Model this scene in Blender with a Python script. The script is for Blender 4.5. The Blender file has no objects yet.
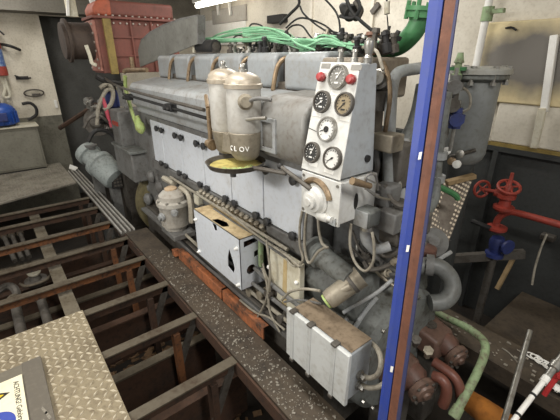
import bpy, bmesh, math, random
from mathutils import Vector, Matrix
random.seed(7)
S = bpy.context.scene
COL = S.collection
PI = math.pi

# ------------------------------------------------------------------ camera
FPX = 360.0
PITCH, YAW, ROLL = math.radians(22.97), math.radians(51.75), math.radians(-0.15)
CAM = Vector((0, 0, 1.6))
_F0 = Vector((-math.sin(YAW), math.cos(YAW), 0)); _R0 = Vector((math.cos(YAW), math.sin(YAW), 0)); _Z = Vector((0, 0, 1))
FWD = _F0*math.cos(PITCH) - _Z*math.sin(PITCH)
_U0 = _F0*math.sin(PITCH) + _Z*math.cos(PITCH)
RGT = _R0*math.cos(ROLL) + _U0*math.sin(ROLL)
UPV = _U0*math.cos(ROLL) - _R0*math.sin(ROLL)
cd = bpy.data.cameras.new('camera'); cam = bpy.data.objects.new('camera', cd); COL.objects.link(cam)
cd.sensor_width = 36; cd.lens = 36*FPX/560; cd.clip_start = 0.02; cd.clip_end = 60
cam.matrix_world = Matrix(((RGT.x, UPV.x, -FWD.x, CAM.x), (RGT.y, UPV.y, -FWD.y, CAM.y), (RGT.z, UPV.z, -FWD.z, CAM.z), (0, 0, 0, 1)))
S.camera = cam

# ------------------------------------------------------------------ light, exposure
S.view_settings.view_transform = 'Standard'; S.view_settings.look = 'None'
S.view_settings.gamma = 1; S.view_settings.use_curve_mapping = False
S.view_settings.exposure = 0.0
W = bpy.data.worlds.new('world'); S.world = W; W.use_nodes = True
W.node_tree.nodes['Background'].inputs[0].default_value = (1.0, 0.97, 0.92, 1)
W.node_tree.nodes['Background'].inputs[1].default_value = 0.40
def area(name, loc, size, sy, power, col, target=None):
    l = bpy.data.lights.new(name, 'AREA'); l.shape = 'RECTANGLE'; l.size = size; l.size_y = sy; l.energy = power; l.color = col
    o = bpy.data.objects.new(name, l); COL.objects.link(o); o.location = loc
    if target is not None:
        o.rotation_euler = (Vector(target)-Vector(loc)).to_track_quat('-Z', 'Y').to_euler()
    return o
area('lamp_light_walkway', (-1.5, 0.5, 2.68), 1.3, 0.3, 36, (1, .975, .93))
area('lamp_light_engine', (-3.0, 2.45, 2.68), 1.6, 0.3, 44, (1, .975, .93))
area('lamp_light_near', (0.9, 0.5, 2.68), 1.2, 0.3, 60, (1, .975, .93))
area('fill_light_front', (-1.7, -1.9, 2.25), 1.5, 0.35, 66, (1, .97, .92), (-2.1, 1.2, .9))  # added fill from behind the camera, brightens the front faces; no fixture there
area('lamp_light_far', (-5.6, 0.4, 2.68), 1.2, 0.3, 24, (1, .97, .92))

# ------------------------------------------------------------------ helpers
def at(x, y, X=None, Y=None, Z=None):
    d = RGT*(x-280) - UPV*(y-210) + FWD*FPX
    t = (Z-CAM.z)/d.z if Z is not None else (Y-CAM.y)/d.y if Y is not None else (X-CAM.x)/d.x
    return CAM + d*t

def lin(c):
    return tuple(((v/255)/12.92 if v/255 <= .04045 else ((v/255+.055)/1.055)**2.4) for v in c)

MATS = {}
def paint(name, col, dirt=(60, 50, 40), amt=.35, scale=6, rough=.5, metal=0.0, bump=.15, fine=40, lo=.45, hi=.75, spec=.5):
    """painted / bare surface: base colour, dirt patches in two scales, slight bump"""
    if name in MATS: return MATS[name]
    m = bpy.data.materials.new(name); m.use_nodes = True; nt = m.node_tree; N = nt.nodes; L = nt.links
    b = N['Principled BSDF']; b.inputs['Metallic'].default_value = metal; b.inputs['Specular IOR Level'].default_value = spec
    tc = N.new('ShaderNodeTexCoord')
    n1 = N.new('ShaderNodeTexNoise'); n1.inputs['Scale'].default_value = scale; n1.inputs['Detail'].default_value = 8; n1.inputs['Roughness'].default_value = .65
    n2 = N.new('ShaderNodeTexNoise'); n2.inputs['Scale'].default_value = fine; n2.inputs['Detail'].default_value = 4
    L.new(tc.outputs['Object'], n1.inputs['Vector']); L.new(tc.outputs['Object'], n2.inputs['Vector'])
    r = N.new('ShaderNodeMapRange'); r.inputs['From Min'].default_value = lo; r.inputs['From Max'].default_value = hi; r.inputs['To Max'].default_value = amt
    L.new(n1.outputs['Fac'], r.inputs['Value'])
    r2 = N.new('ShaderNodeMapRange'); r2.inputs['From Min'].default_value = .5; r2.inputs['From Max'].default_value = .75; r2.inputs['To Max'].default_value = amt*.6
    L.new(n2.outputs['Fac'], r2.inputs['Value'])
    ad = N.new('ShaderNodeMath'); ad.operation = 'ADD'; ad.use_clamp = True; L.new(r.outputs[0], ad.inputs[0]); L.new(r2.outputs[0], ad.inputs[1])
    mx = N.new('ShaderNodeMix'); mx.data_type = 'RGBA'; mx.inputs['A'].default_value = (*lin(col), 1); mx.inputs['B'].default_value = (*lin(dirt), 1)
    L.new(ad.outputs[0], mx.inputs['Factor']); L.new(mx.outputs['Result'], b.inputs['Base Color'])
    rr = N.new('ShaderNodeMapRange'); rr.inputs['To Min'].default_value = max(.05, rough-.1); rr.inputs['To Max'].default_value = min(1, rough+.25)
    L.new(n1.outputs['Fac'], rr.inputs['Value']); L.new(rr.outputs[0], b.inputs['Roughness'])
    if bump:
        bp = N.new('ShaderNodeBump'); bp.inputs['Strength'].default_value = bump; bp.inputs['Distance'].default_value = .004
        L.new(n2.outputs['Fac'], bp.inputs['Height']); L.new(bp.outputs[0], b.inputs['Normal'])
    MATS[name] = m; return m

def emit(name, col, s):
    m = bpy.data.materials.new(name); m.use_nodes = True
    b = m.node_tree.nodes['Principled BSDF']; b.inputs['Base Color'].default_value = (*lin(col), 1)
    b.inputs['Emission Color'].default_value = (*lin(col), 1); b.inputs['Emission Strength'].default_value = s
    return m

class MB:
    def __init__(s): s.bm = bmesh.new()
    def _add(s, vs, fs):
        v = [s.bm.verts.new(p) for p in vs]
        for f in fs:
            try: s.bm.faces.new([v[i] for i in f])
            except ValueError: pass
        return s
    def box(s, x0, x1, y0, y1, z0, z1, M=None):
        vs = [Vector((x, y, z)) for x in (x0, x1) for y in (y0, y1) for z in (z0, z1)]
        if M is not None: vs = [M @ v for v in vs]
        return s._add(vs, [(0, 1, 3, 2), (4, 6, 7, 5), (0, 4, 5, 1), (2, 3, 7, 6), (0, 2, 6, 4), (1, 5, 7, 3)])
    def beam(s, p0, p1, w, h, up=(0, 0, 1)):
        """rectangular bar from p0 to p1"""
        p0 = Vector(p0); p1 = Vector(p1); d = (p1-p0); L = d.length; d.normalize(); u = Vector(up)
        a = d.cross(u)
        if a.length < 1e-4: a = d.cross(Vector((1, 0, 0)))
        a.normalize(); u = a.cross(d)
        M = Matrix(((d.x, a.x, u.x, p0.x), (d.y, a.y, u.y, p0.y), (d.z, a.z, u.z, p0.z), (0, 0, 0, 1)))
        return s.box(0, L, -w/2, w/2, -h/2, h/2, M)
    def lathe(s, p, d, prof, n=24, squash=None):
        """prof: list of (t, r) along axis d from p"""
        p = Vector(p); d = Vector(d).normalized(); a = d.orthogonal().normalized(); b = d.cross(a)
        vs = []; fs = []
        for t, r in prof:
            for k in range(n):
                q = 2*PI*k/n; vs.append(p + d*t + (a*math.cos(q)+b*math.sin(q))*max(r, 1e-4))
        for i in range(len(prof)-1):
            for k in range(n):
                k2 = (k+1) % n; fs.append((i*n+k, i*n+k2, (i+1)*n+k2, (i+1)*n+k))
        fs.append(tuple(range(n-1, -1, -1))); fs.append(tuple((len(prof)-1)*n+k for k in range(n)))
        return s._add(vs, fs)
    def cyl(s, p0, p1, r, r1=None, n=20):
        p0 = Vector(p0); p1 = Vector(p1); return s.lathe(p0, p1-p0, [(0, r), ((p1-p0).length, r if r1 is None else r1)], n)
    def bolt(s, p, d, r=.012, h=.012): return s.cyl(p, Vector(p)+Vector(d).normalized()*h, r, n=6)
    def ball(s, c, r, sc=(1, 1, 1), n=16):
        c = Vector(c); vs = []; fs = []; m = n//2
        for i in range(m+1):
            t = PI*i/m
            for k in range(n):
                q = 2*PI*k/n; e = max(math.sin(t), 1e-3); vs.append(c+Vector((r*sc[0]*e*math.cos(q), r*sc[1]*e*math.sin(q), r*sc[2]*math.cos(t))))
        for i in range(m):
            for k in range(n): fs.append((i*n+k, (i+1)*n+k, (i+1)*n+(k+1) % n, i*n+(k+1) % n))
        return s._add(vs, fs)
    def tube(s, pts, r, n=8, sm=6, closed=False):
        P = [Vector(p) for p in pts]
        if sm and len(P) > 2:
            Q = []; m = len(P)
            for i in range(m if closed else m-1):
                if closed: a, b, c, d = P[i-1], P[i], P[(i+1) % m], P[(i+2) % m]
                else: a, b, c, d = P[max(i-1, 0)], P[i], P[i+1], P[min(i+2, m-1)]
                for j in range(sm):
                    t = j/sm; Q.append(.5*((2*b)+(c-a)*t+(2*a-5*b+4*c-d)*t*t+(3*b-a-3*c+d)*t**3))
            if not closed: Q.append(P[-1])
            P = Q
        m = len(P); vs = []; fs = []; a = None
        for i in range(m):
            t = (P[(i+1) % m]-P[i-1]) if closed else (P[min(i+1, m-1)]-P[max(i-1, 0)])
            if t.length < 1e-9: t = Vector((0, 0, 1))
            t.normalize()
            a = t.orthogonal().normalized() if a is None else (a-t*a.dot(t))
            if a.length < 1e-6: a = t.orthogonal()
            a.normalize(); b = t.cross(a); rr = r[min(i*len(r)//m, len(r)-1)] if isinstance(r, (list, tuple)) else r
            for k in range(n):
                q = 2*PI*k/n; vs.append(P[i]+(a*math.cos(q)+b*math.sin(q))*rr)
        for i in range(m if closed else m-1):
            j = (i+1) % m
            for k in range(n): fs.append((i*n+k, i*n+(k+1) % n, j*n+(k+1) % n, j*n+k))
        if not closed: fs.append(tuple(range(n-1, -1, -1))); fs.append(tuple((m-1)*n+k for k in range(n)))
        return s._add(vs, fs)
    def prism(s, poly, axis, a0, a1):
        """poly of 2-D points in the two other axes (in x,y,z order), extruded along axis"""
        def mk(p, a): return {'x': (a, p[0], p[1]), 'y': (p[0], a, p[1]), 'z': (p[0], p[1], a)}[axis]
        n = len(poly); vs = [Vector(mk(p, a0)) for p in poly]+[Vector(mk(p, a1)) for p in poly]
        fs = [tuple(range(n)), tuple(range(2*n-1, n-1, -1))]+[(k, k+n, (k+1) % n+n, (k+1) % n) for k in range(n)]
        return s._add(vs, fs)
    def hull(s, a, b):
        """loft between two equal-length loops of 3-D points, capped"""
        n = len(a); return s._add([Vector(p) for p in a]+[Vector(p) for p in b], [tuple(range(n)), tuple(range(2*n-1, n-1, -1))]+[(k, k+n, (k+1) % n+n, (k+1) % n) for k in range(n)])
    def slab(s, pts, off):
        o = Vector(off); return s.hull(pts, [Vector(p)+o for p in pts])
    def build(s, name, mat, parent=None, bev=0, seg=2, ang=35):
        o0 = root_loc(parent)
        bmesh.ops.recalc_face_normals(s.bm, faces=s.bm.faces)
        if o0.length: bmesh.ops.translate(s.bm, verts=s.bm.verts, vec=-o0)
        me = bpy.data.meshes.new(name); s.bm.to_mesh(me); s.bm.free()
        me.materials.append(mat); me.shade_smooth(); me.set_sharp_from_angle(angle=math.radians(ang))
        o = bpy.data.objects.new(name, me); COL.objects.link(o)
        if parent is not None: o.parent = parent
        if bev:
            b = o.modifiers.new('bevel', 'BEVEL'); b.width = bev; b.segments = seg; b.limit_method = 'ANGLE'; b.angle_limit = math.radians(40); b.harden_normals = False
        return o
def build_each(mb, name, mat, parent, bev=0):
    """every loose piece of the builder becomes a part of its own"""
    bm = mb.bm; bm.verts.index_update(); seen = set(); out = []
    for v0 in bm.verts:
        if v0.index in seen: continue
        st = [v0]; comp = []; seen.add(v0.index)
        while st:
            v = st.pop(); comp.append(v)
            for e in v.link_edges:
                w = e.other_vert(v)
                if w.index not in seen: seen.add(w.index); st.append(w)
        ids = {v.index: i for i, v in enumerate(comp)}; fs = {f for v in comp for f in v.link_faces}
        out.append(MB()._add([v.co.copy() for v in comp], [[ids[v.index] for v in f.verts] for f in fs]).build(name, mat, parent, bev))
    bm.free(); return out
def root_loc(p):
    v = Vector((0, 0, 0))
    while p is not None: v += p.location; p = p.parent
    return v
def thing(name, label, cat, loc=(0, 0, 0), group=None):
    o = bpy.data.objects.new(name, None); o.empty_display_size = .05; COL.objects.link(o); o.location = loc
    o['label'] = label; o['category'] = cat
    if group: o['group'] = group
    return o
def tag(o, label, cat, group=None, kind=None):
    # a one-mesh thing: put its origin at its own middle base
    me = o.data; xs = [v.co for v in me.vertices]
    c = Vector(((min(v.x for v in xs)+max(v.x for v in xs))/2, (min(v.y for v in xs)+max(v.y for v in xs))/2, min(v.z for v in xs)))
    me.transform(Matrix.Translation(-c)); o.location = c
    o['label'] = label; o['category'] = cat
    if group: o['group'] = group
    if kind: o['kind'] = kind
    return o
def struct(o): o['kind'] = 'structure'; return o
def copy_thing(r, delta, label=None):
    c = r.copy(); COL.objects.link(c); c.location = r.location+Vector(delta)
    if label: c['label'] = label
    for ch in list(r.children):
        d = ch.copy(); COL.objects.link(d); d.parent = c
        for g in list(ch.children):
            e = g.copy(); COL.objects.link(e); e.parent = d
    return c
def text(name, body, size, mat, parent, M, ext=.0008):
    cu = bpy.data.curves.new(name, 'FONT'); cu.body = body; cu.size = size; cu.extrude = ext
    t = bpy.data.objects.new(name, cu); COL.objects.link(t)
    me = bpy.data.meshes.new_from_object(t); bpy.data.objects.remove(t); bpy.data.curves.remove(cu)
    me.transform(M); me.transform(Matrix.Translation(-root_loc(parent))); me.materials.append(mat)
    o = bpy.data.objects.new(name, me); COL.objects.link(o); o.parent = parent
    return o

# ------------------------------------------------------------------ materials
M_grey = paint('engine_grey', (154, 157, 158), (116, 109, 98), .65, 5, .45)
M_dgrey = paint('engine_dark_grey', (112, 112, 110), (68, 60, 52), .7, 7, .5)
M_ggrey  = paint('housing_grey', (112, 115, 112), (62, 56, 46), .8, 5, .5)
M_door = paint('door_blue_grey', (206, 211, 218), (164, 158, 148), .45, 4, .42, lo=.52, hi=.8)
M_cover = paint('rocker_grey', (143, 147, 149), (118, 110, 98), .6, 6, .42)
M_panel = paint('panel_white', (202, 202, 198), (150, 142, 126), .5, 6, .45, lo=.5)
M_pside = paint('panel_side_grey', (162, 167, 170), (124, 120, 112), .5, 5, .5)
M_silver = paint('filter_silver', (196, 194, 188), (150, 140, 126), .6, 7, .38, metal=.15)
M_bronze = paint('bronze_dirty', (150, 142, 126), (100, 88, 72), .8, 9, .4, metal=.3)
M_brass = paint('brass', (142, 122, 96), (92, 76, 60), .7, 20, .4, metal=.5)
M_black  = paint('black_rubber', (32, 32, 33), (62, 58, 52), .5, 12, .55)
M_knob   = paint('knob_black', (46, 47, 50), (80, 76, 68), .6, 30, .4)
M_steel  = paint('bare_steel', (168, 166, 160), (100, 92, 80), .7, 14, .3, metal=.8)
M_dsteel = paint('dark_steel', (96, 92, 86), (58, 48, 38), .8, 9, .55, metal=.3)
M_joist = paint('joist_steel', (98, 90, 76), (68, 54, 40), .8, 7, .6, metal=.2, bump=.35)
M_rust = paint('rusty_steel', (72, 50, 36), (40, 33, 27), .9, 5, .75, bump=.5)
M_orust = paint('orange_rail_paint', (178, 108, 68), (72, 54, 42), .95, 6, .6, bump=.3, lo=.4, hi=.7)
M_walk = paint('oily_walkway', (80, 70, 58), (46, 40, 34), .9, 6, .5, bump=.5)
M_tread = paint('tread_plate_dusty', (150, 138, 114), (104, 92, 74), .9, 4, .6, metal=.15, bump=.4)
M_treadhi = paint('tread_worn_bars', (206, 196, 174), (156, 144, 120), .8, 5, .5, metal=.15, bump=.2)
M_bilge  = paint('bilge_dark', (44, 38, 32), (26, 22, 19), .9, 4, .5, bump=.5)
M_redbox = paint('oxide_red', (122, 72, 62), (88, 62, 54), .7, 6, .55)
M_redlt = paint('oxide_red_light', (168, 116, 102), (124, 82, 72), .7, 9, .6)
M_orange = paint('primer_orange', (182, 98, 72), (128, 80, 66), .7, 7, .6)
M_gold   = paint('ochre_strip', (146, 126, 70), (98, 84, 50), .7, 9, .5)
M_pipeb = paint('exhaust_brown', (78, 66, 58), (54, 46, 42), .8, 7, .7)
M_green = paint('pipe_green', (66, 122, 76), (50, 92, 58), .6, 6, .4)
M_cable = paint('cable_green', (138, 190, 152), (100, 148, 112), .5, 16, .45)
M_mint   = paint('worn_mint_green', (140, 162, 122), (104, 96, 78), .95, 10, .55)
M_wire   = paint('grey_wire', (150, 144, 130), (96, 88, 76), .6, 20, .5)
M_blue = paint('post_blue', (42, 62, 140), (60, 72, 122), .6, 9, .45)
M_postr = paint('post_rust', (108, 68, 50), (78, 50, 40), .8, 12, .6, bump=.4)
M_wall = paint('wall_white', (214, 208, 194), (166, 156, 138), .6, 2.2, .6, bump=.1)
M_wallf = paint('wall_beige', (214, 207, 190), (160, 150, 130), .7, 2, .65, bump=.1)
M_walld = paint('wall_dark_grey', (58, 60, 59), (40, 40, 38), .8, 3, .6)
M_recess = paint('recess_dark_grey', (84, 84, 81), (62, 60, 57), .8, 3, .8)  # plain dark grey for the doorway recess
M_insul  = paint('insulation_panel', (222, 206, 164), (190, 172, 132), .5, 1.9, .8, bump=.3)
def stain(m, c, rx, rz, col):
    """one big soft-edged grey stain with a ragged outline, fixed to the panel"""
    nt = m.node_tree; N = nt.nodes; L = nt.links; b = N['Principled BSDF']
    tc = N.new('ShaderNodeTexCoord'); nz = N.new('ShaderNodeTexNoise'); nz.inputs['Scale'].default_value = 3.2; nz.inputs['Detail'].default_value = 5
    L.new(tc.outputs['Object'], nz.inputs['Vector'])
    mp = N.new('ShaderNodeMapping'); mp.vector_type = 'TEXTURE'; mp.inputs['Location'].default_value = c; mp.inputs['Scale'].default_value = (rx, 10, rz); L.new(tc.outputs['Object'], mp.inputs['Vector'])
    ln = N.new('ShaderNodeVectorMath'); ln.operation = 'LENGTH'; L.new(mp.outputs[0], ln.inputs[0])
    ad = N.new('ShaderNodeMath'); ad.operation = 'MULTIPLY_ADD'; ad.inputs[1].default_value = 1.1; L.new(nz.outputs['Fac'], ad.inputs[0]); L.new(ln.outputs['Value'], ad.inputs[2])
    mr = N.new('ShaderNodeMapRange'); mr.inputs['From Min'].default_value = 1.75; mr.inputs['From Max'].default_value = 1.2; L.new(ad.outputs[0], mr.inputs['Value'])
    mx = N.new('ShaderNodeMix'); mx.data_type = 'RGBA'; src = b.inputs['Base Color'].links[0].from_socket
    L.new(src, mx.inputs['A']); mx.inputs['B'].default_value = (*lin(col), 1); L.new(mr.outputs[0], mx.inputs['Factor']); L.new(mx.outputs['Result'], b.inputs['Base Color'])
M_red = paint('valve_red', (156, 62, 50), (104, 50, 42), .6, 10, .45)
M_bred = paint('pump_brown_red', (106, 74, 64), (70, 56, 48), .8, 7, .4)
M_vblue  = paint('valve_blue', (50, 62, 120), (40, 42, 62), .6, 10, .45)
M_mblue  = paint('machine_blue', (42, 84, 170), (40, 54, 96), .6, 8, .35)
M_yellow = paint('oil_residue', (196, 182, 112), (120, 104, 60), .9, 14, .3)
M_lime   = paint('greenish_residue', (160, 180, 110), (128, 120, 76), .8, 14, .5)
M_board  = paint('board_grey', (112, 106, 94), (150, 142, 128), .4, 5, .45, lo=.55)
M_signw  = paint('sign_cream', (240, 234, 206), (226, 214, 170), .4, 5, .45, bump=0)
M_signy  = paint('sign_yellow', (232, 200, 40), (206, 178, 50), .3, 8, .4, bump=0)
M_signb  = paint('sign_blue', (64, 82, 170), (80, 96, 170), .3, 8, .4, bump=0)
M_ink    = paint('ink_black', (36, 34, 32), (60, 58, 54), .3, 20, .5, bump=0)
M_dial = paint('dial_dark', (48, 48, 47), (84, 80, 72), .4, 30, .4, bump=0)
M_dialt  = paint('dial_tan', (158, 142, 112), (120, 108, 84), .6, 30, .4, bump=0)
M_dialg = paint('dial_grey', (128, 126, 120), (166, 162, 154), .4, 30, .4, bump=0)
M_white  = paint('white_paint', (236, 235, 230), (206, 200, 188), .4, 8, .4, bump=0)
M_cream  = paint('cream_paint', (212, 208, 190), (168, 150, 112), .6, 8, .5)
M_redk = paint('red_plastic', (160, 60, 60), (130, 54, 54), .4, 20, .35)
M_opipe  = paint('ochre_pipe', (186, 120, 54), (120, 74, 36), .6, 6, .45)
M_cloth  = paint('red_cloth', (170, 40, 40), (110, 30, 30), .5, 20, .8)
M_wood   = paint('tan_wood', (158, 134, 98), (110, 90, 62), .7, 8, .7)
M_glow   = emit('lamp_tube', (255, 248, 235), 9)
M_debris = paint('debris', (146, 140, 128), (84, 78, 70), .7, 60, .7)
def glass_mat():
    m = bpy.data.materials.new('gauge_glass'); m.use_nodes = True; b = m.node_tree.nodes['Principled BSDF']
    b.inputs['Transmission Weight'].default_value = 1; b.inputs['Roughness'].default_value = .03; b.inputs['IOR'].default_value = 1.1
    return m

# ================================================================== SETTING
struct(MB().box(-9, 1.8, -2.2, 3.5, -.85, -.75).build('floor', M_bilge))
struct(MB().box(-7.1, 1.8, 3.4, 3.5, .90, 2.75).build('wall_back', M_wall))
b = MB().box(-7.1, 1.8, 3.37, 3.5, -.75, .90)
b.box(-7.1, 1.8, 3.32, 3.40, .86, .90)
for x in (-5.2, -4.2, -3.2, -2.2, -1.25, -.45, .4): b.box(x, x+.04, 3.31, 3.38, -.75, .86)
struct(b.build('trim_2', M_walld))
b = MB().box(-7.1, -7, -2.2, .94, .45, 2.75).box(-7.1, -7, .94, 2.0, 2.19, 2.75).box(-7.1, -7, 2.0, 3.4, -.75, 2.75)
struct(b.build('wall_left', M_wallf))
struct(MB().box(-7.1, -6.995, -2.2, .94, -.75, .45).box(-7.0, -6.99, -2.2, .94, .45, .74).build('trim_3', paint('wall_lower_left', (118, 116, 104), (74, 70, 62), .8, 3, .7)))
b = MB().box(-7.45, -7.35, .5, 2.4, -.75, 2.4).box(-7.45, -7.1, .7, .8, -.75, 2.4).box(-7.45, -7.1, 2.1, 2.2, -.75, 2.4).box(-7.45, -7.1, .7, 2.2, 2.3, 2.4)
struct(b.build('door_1', M_recess))
struct(MB().box(-7.05, -6.6, -2.2, 3.4, 2.2, 2.5).box(-6.9, -6.62, -2.2, 3.4, 2.5, 2.75).build('trim_1', paint('beam_grey', (122, 118, 108), (86, 80, 72), .7, 3, .7)))
struct(MB().box(-9, 1.8, -2.2, 3.5, 2.75, 2.85).build('ceiling', M_wallf))

M_orust2 = paint('joist_orange_rust', (118, 74, 42), (56, 42, 32), .95, 5, .7, bump=.4)
# steel floor joists running across the open bilge
JX = (-1.41, -1.915, -2.40, -2.90, -3.38, -3.875, -4.39, -4.8)
JN = ('nearest the camera', 'second from the camera', 'third, at the far tread plate edge', 'fourth, next past the tread plate', 'second past the tread plate', 'third past the tread plate', 'fourth past the tread plate', 'farthest, next to the studded platform')
for i, x in enumerate(JX):
    t = thing('floor_joist', 'bare steel floor joist over the bilge, ' + JN[i], 'joist', (x, .3, -.12), 'steel floor joists over the open bilge')
    y0 = -1.3
    m = M_joist
    z1 = -.010 if i else -.010
    MB().box(x-.032, x+.032, y0, .775, z1-.012, z1).build('top_flange', m, t, bev=.002)
    MB().box(x-.006, x+.006, y0, .775, z1-.075, z1-.012).build('web', (M_orust2 if i in (3, 5) else M_rust), t)
    if True:
        MB().box(x-.03, x+.03, .60, .64, -.62, z1-.075).build('post', (M_orust2 if i in (1, 3, 4) else M_rust), t)
        MB().beam((x, .62, -.38), (x, .76, -.04), .05, .012, (1, 0, 0)).build('brace', M_dsteel, t)
# rusty frames lower down
for i, x in enumerate((-1.60, -2.05, -2.62, -3.12, -3.62, -4.12)):
    t = thing('bilge_beam', 'rust-brown flanged beam low in the bilge, ' + ('nearest the camera', 'second from the camera', 'third from the camera', 'fourth from the camera', 'fifth from the camera', 'farthest of the six')[i], 'beam', (x, .3, -.7), 'rusty beams low in the bilge')
    MB().box(x-.01, x+.01, -1.3, .95, -.75, -.36).build('web', M_rust, t)
    MB().box(x-.035, x+.035, -1.3, .95, -.36, -.345).build('flange', M_joist if i % 2 else M_rust, t)
g = MB().box(-5.0, -1.1, .08, .18, -.135, -.122).box(-5.0, -1.1, .122, .134, -.75, -.135)
tag(g.build('girder', paint('girder_dusty', (112, 104, 88), (76, 66, 52), .8, 5, .6)), 'dusty flat girder running lengthwise under the floor joists', 'girder')
g = MB().box(-5.0, -.2, .762, .775, -.10, -.012)
tag(g.build('bilge_stringer', M_rust), 'dark rust-stained strip under the walkway edge', 'girder')
# pipes in the bilge
for (p0, p1, r, l) in (((-3.30, -.21, -.25), (-2.5, -.195, -.25), .035, 'dark pipe in the bilge right beside the tread plate, left of two'), ((-3.22, -.035, -.25), (-2.5, -.03, -.25), .033, 'dark pipe in the bilge beside the tread plate, right of two'),
                       ((-4.75, -.20, -.25), (-4.05, -.15, -.25), .022, 'thin grey pipe in the far bilge, leftmost of three'), ((-4.75, -.13, -.25), (-4.05, -.09, -.25), .022, 'thin grey pipe in the far bilge, middle of three'), ((-4.75, -.05, -.25), (-4.05, -.03, -.25), .022, 'thin grey pipe in the far bilge, rightmost of three')):
    t = thing('bilge_pipe', l, 'pipe', p1, 'pipes in the open bilge')
    MB().cyl(p0, p1, r).build('pipe', M_dsteel, t)
    d = (Vector(p1)-Vector(p0)).normalized()
    MB().cyl(Vector(p0)-d*.015, Vector(p0)+d*.015, r*1.5).build('flange', M_joist, t)
tag(MB().tube([at(-4, 292, Z=-.2), at(8, 286, Z=-.2), at(16, 291, Z=-.22), at(17, 305, Z=-.3)], .032).build('elbow_pipe', M_dsteel), 'short bent pipe in the bilge at the left picture edge', 'pipe')
t = thing('flange_valve', 'flat oval valve with a pale lid lying low in the bilge', 'valve', (-3.3, -.08, -.3))
MB().lathe(at(36, 280, Z=-.22), (0, 0, 1), [(-.04, .07), (-.01, .09), (.01, .09), (.012, .05), (.05, .04)], 20).build('body', M_dsteel, t)
MB().lathe(at(34, 273, Z=-.15), (.3, 0, 1), [(0, .05), (.02, .055), (.03, .03)], 16).build('lid', M_cream, t)
MB().tube([at(20, 284, Z=-.22), at(28, 286, Z=-.2), at(46, 280, Z=-.2), at(52, 272, Z=-.2)], .012).build('link', M_joist, t)

# tread plate platform the photographer stands on
def tread(mb, x0, x1, y0, y1, z, sp=.040, L=.044, w=.013, h=.005):
    i = 0; x = x0+sp/2
    while x < x1-sp*.3:
        y = y0+sp/2; j = 0
        while y < y1-sp*.3:
            a = PI/4 if (i+j) % 2 else -PI/4
            c, s_ = math.cos(a), math.sin(a)
            P = [(-L/2, 0), (0, -w/2), (L/2, 0), (0, w/2)]
            vs = [Vector((x+u*c-v*s_, y+u*s_+v*c, z)) for u, v in P]+[Vector((x+.6*(u*c-v*s_), y+.6*(u*s_+v*c), z+h)) for u, v in P]
            mb._add(vs, [(4, 5, 6, 7), (0, 1, 5, 4), (1, 2, 6, 5), (2, 3, 7, 6), (3, 0, 4, 7)])
            y += sp; j += 1
        x += sp; i += 1
    return mb
g = MB().box(-2.43, .6, -1.5, .178, -.008, 0)
tread(g, -2.43, -.6, -.62, .178, 0)
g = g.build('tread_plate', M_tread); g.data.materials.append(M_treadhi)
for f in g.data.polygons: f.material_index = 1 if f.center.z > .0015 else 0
tag(g, 'dusty diamond tread plate flooring at the bottom left', 'floor plate')
# grey board with the sign on it
bt = thing('grey_board', 'grey flat steel cover lying on the tread plate, warning sign on it', 'cover', (-1.75, -.35, .0))
MB().box(-2.10, -1.35, -.75, -.105, .004, .016).build('sheet', M_board, bt, bev=.003)
MB().box(-2.10, -1.35, -.197, -.105, .016, .022).build('edge_strip', paint('strip_grey', (104, 98, 88), (140, 132, 118), .4, 5, .45, lo=.6), bt, bev=.002)
b = MB()
for q in ((-1.70, -.150), (-1.66, -.14), (-1.62, -.155)): b.slab([(q[0], q[1], .0225), (q[0]+.05, q[1]+.012, .0225), (q[0]+.045, q[1]+.024, .0225), (q[0]-.01, q[1]+.008, .0225)], (0, 0, .0006))
b.build('scrape', M_debris, bt)
sg = thing('warning_sign', 'cream warning sign with black heading, yellow triangle and blue disc', 'sign', (-1.75, -.45, .016))
MB().box(-2.005, -1.45, -.75, -.203, .0235, .0255).build('sheet', M_signw, sg)
text('heading', 'ACHTUNG! Gehörschutz', .033, M_ink, sg, Matrix.Translation((-1.968, -.243, .0262)))
b = MB(); T = [(-1.985, -.40), (-1.825, -.40), (-1.905, -.262)]
MB().slab([(x, y, .0255) for x, y in T], (0, 0, .0009)).build('triangle_border', M_ink, sg)
c = Vector((-1.905, -.354)); MB().slab([((x-c.x)*.74+c.x, (y-c.y)*.74+c.y, .0264) for x, y in T], (0, 0, .0006)).build('triangle', M_signy, sg)
MB().box(-1.91, -1.90, -.365, -.315, .027, .0274).box(-1.91, -1.90, -.385, -.373, .027, .0274).build('exclamation_mark', M_ink, sg)
MB().cyl((-1.715, -.335, .0255), (-1.715, -.335, .0264), .085, n=40).build('disc', M_signb, sg)
b = MB().cyl((-1.715, -.335, .0264), (-1.715, -.335, .0268), .04, n=24).box(-1.745, -1.685, -.40, -.365, .0264, .0268)
b.build('head_figure', M_white, sg)
for x in (-1.755, -1.675): MB().cyl((x, -.34, .0268), (x, -.34, .0274), .016).build('ear_muff', M_ink, sg)

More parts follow.
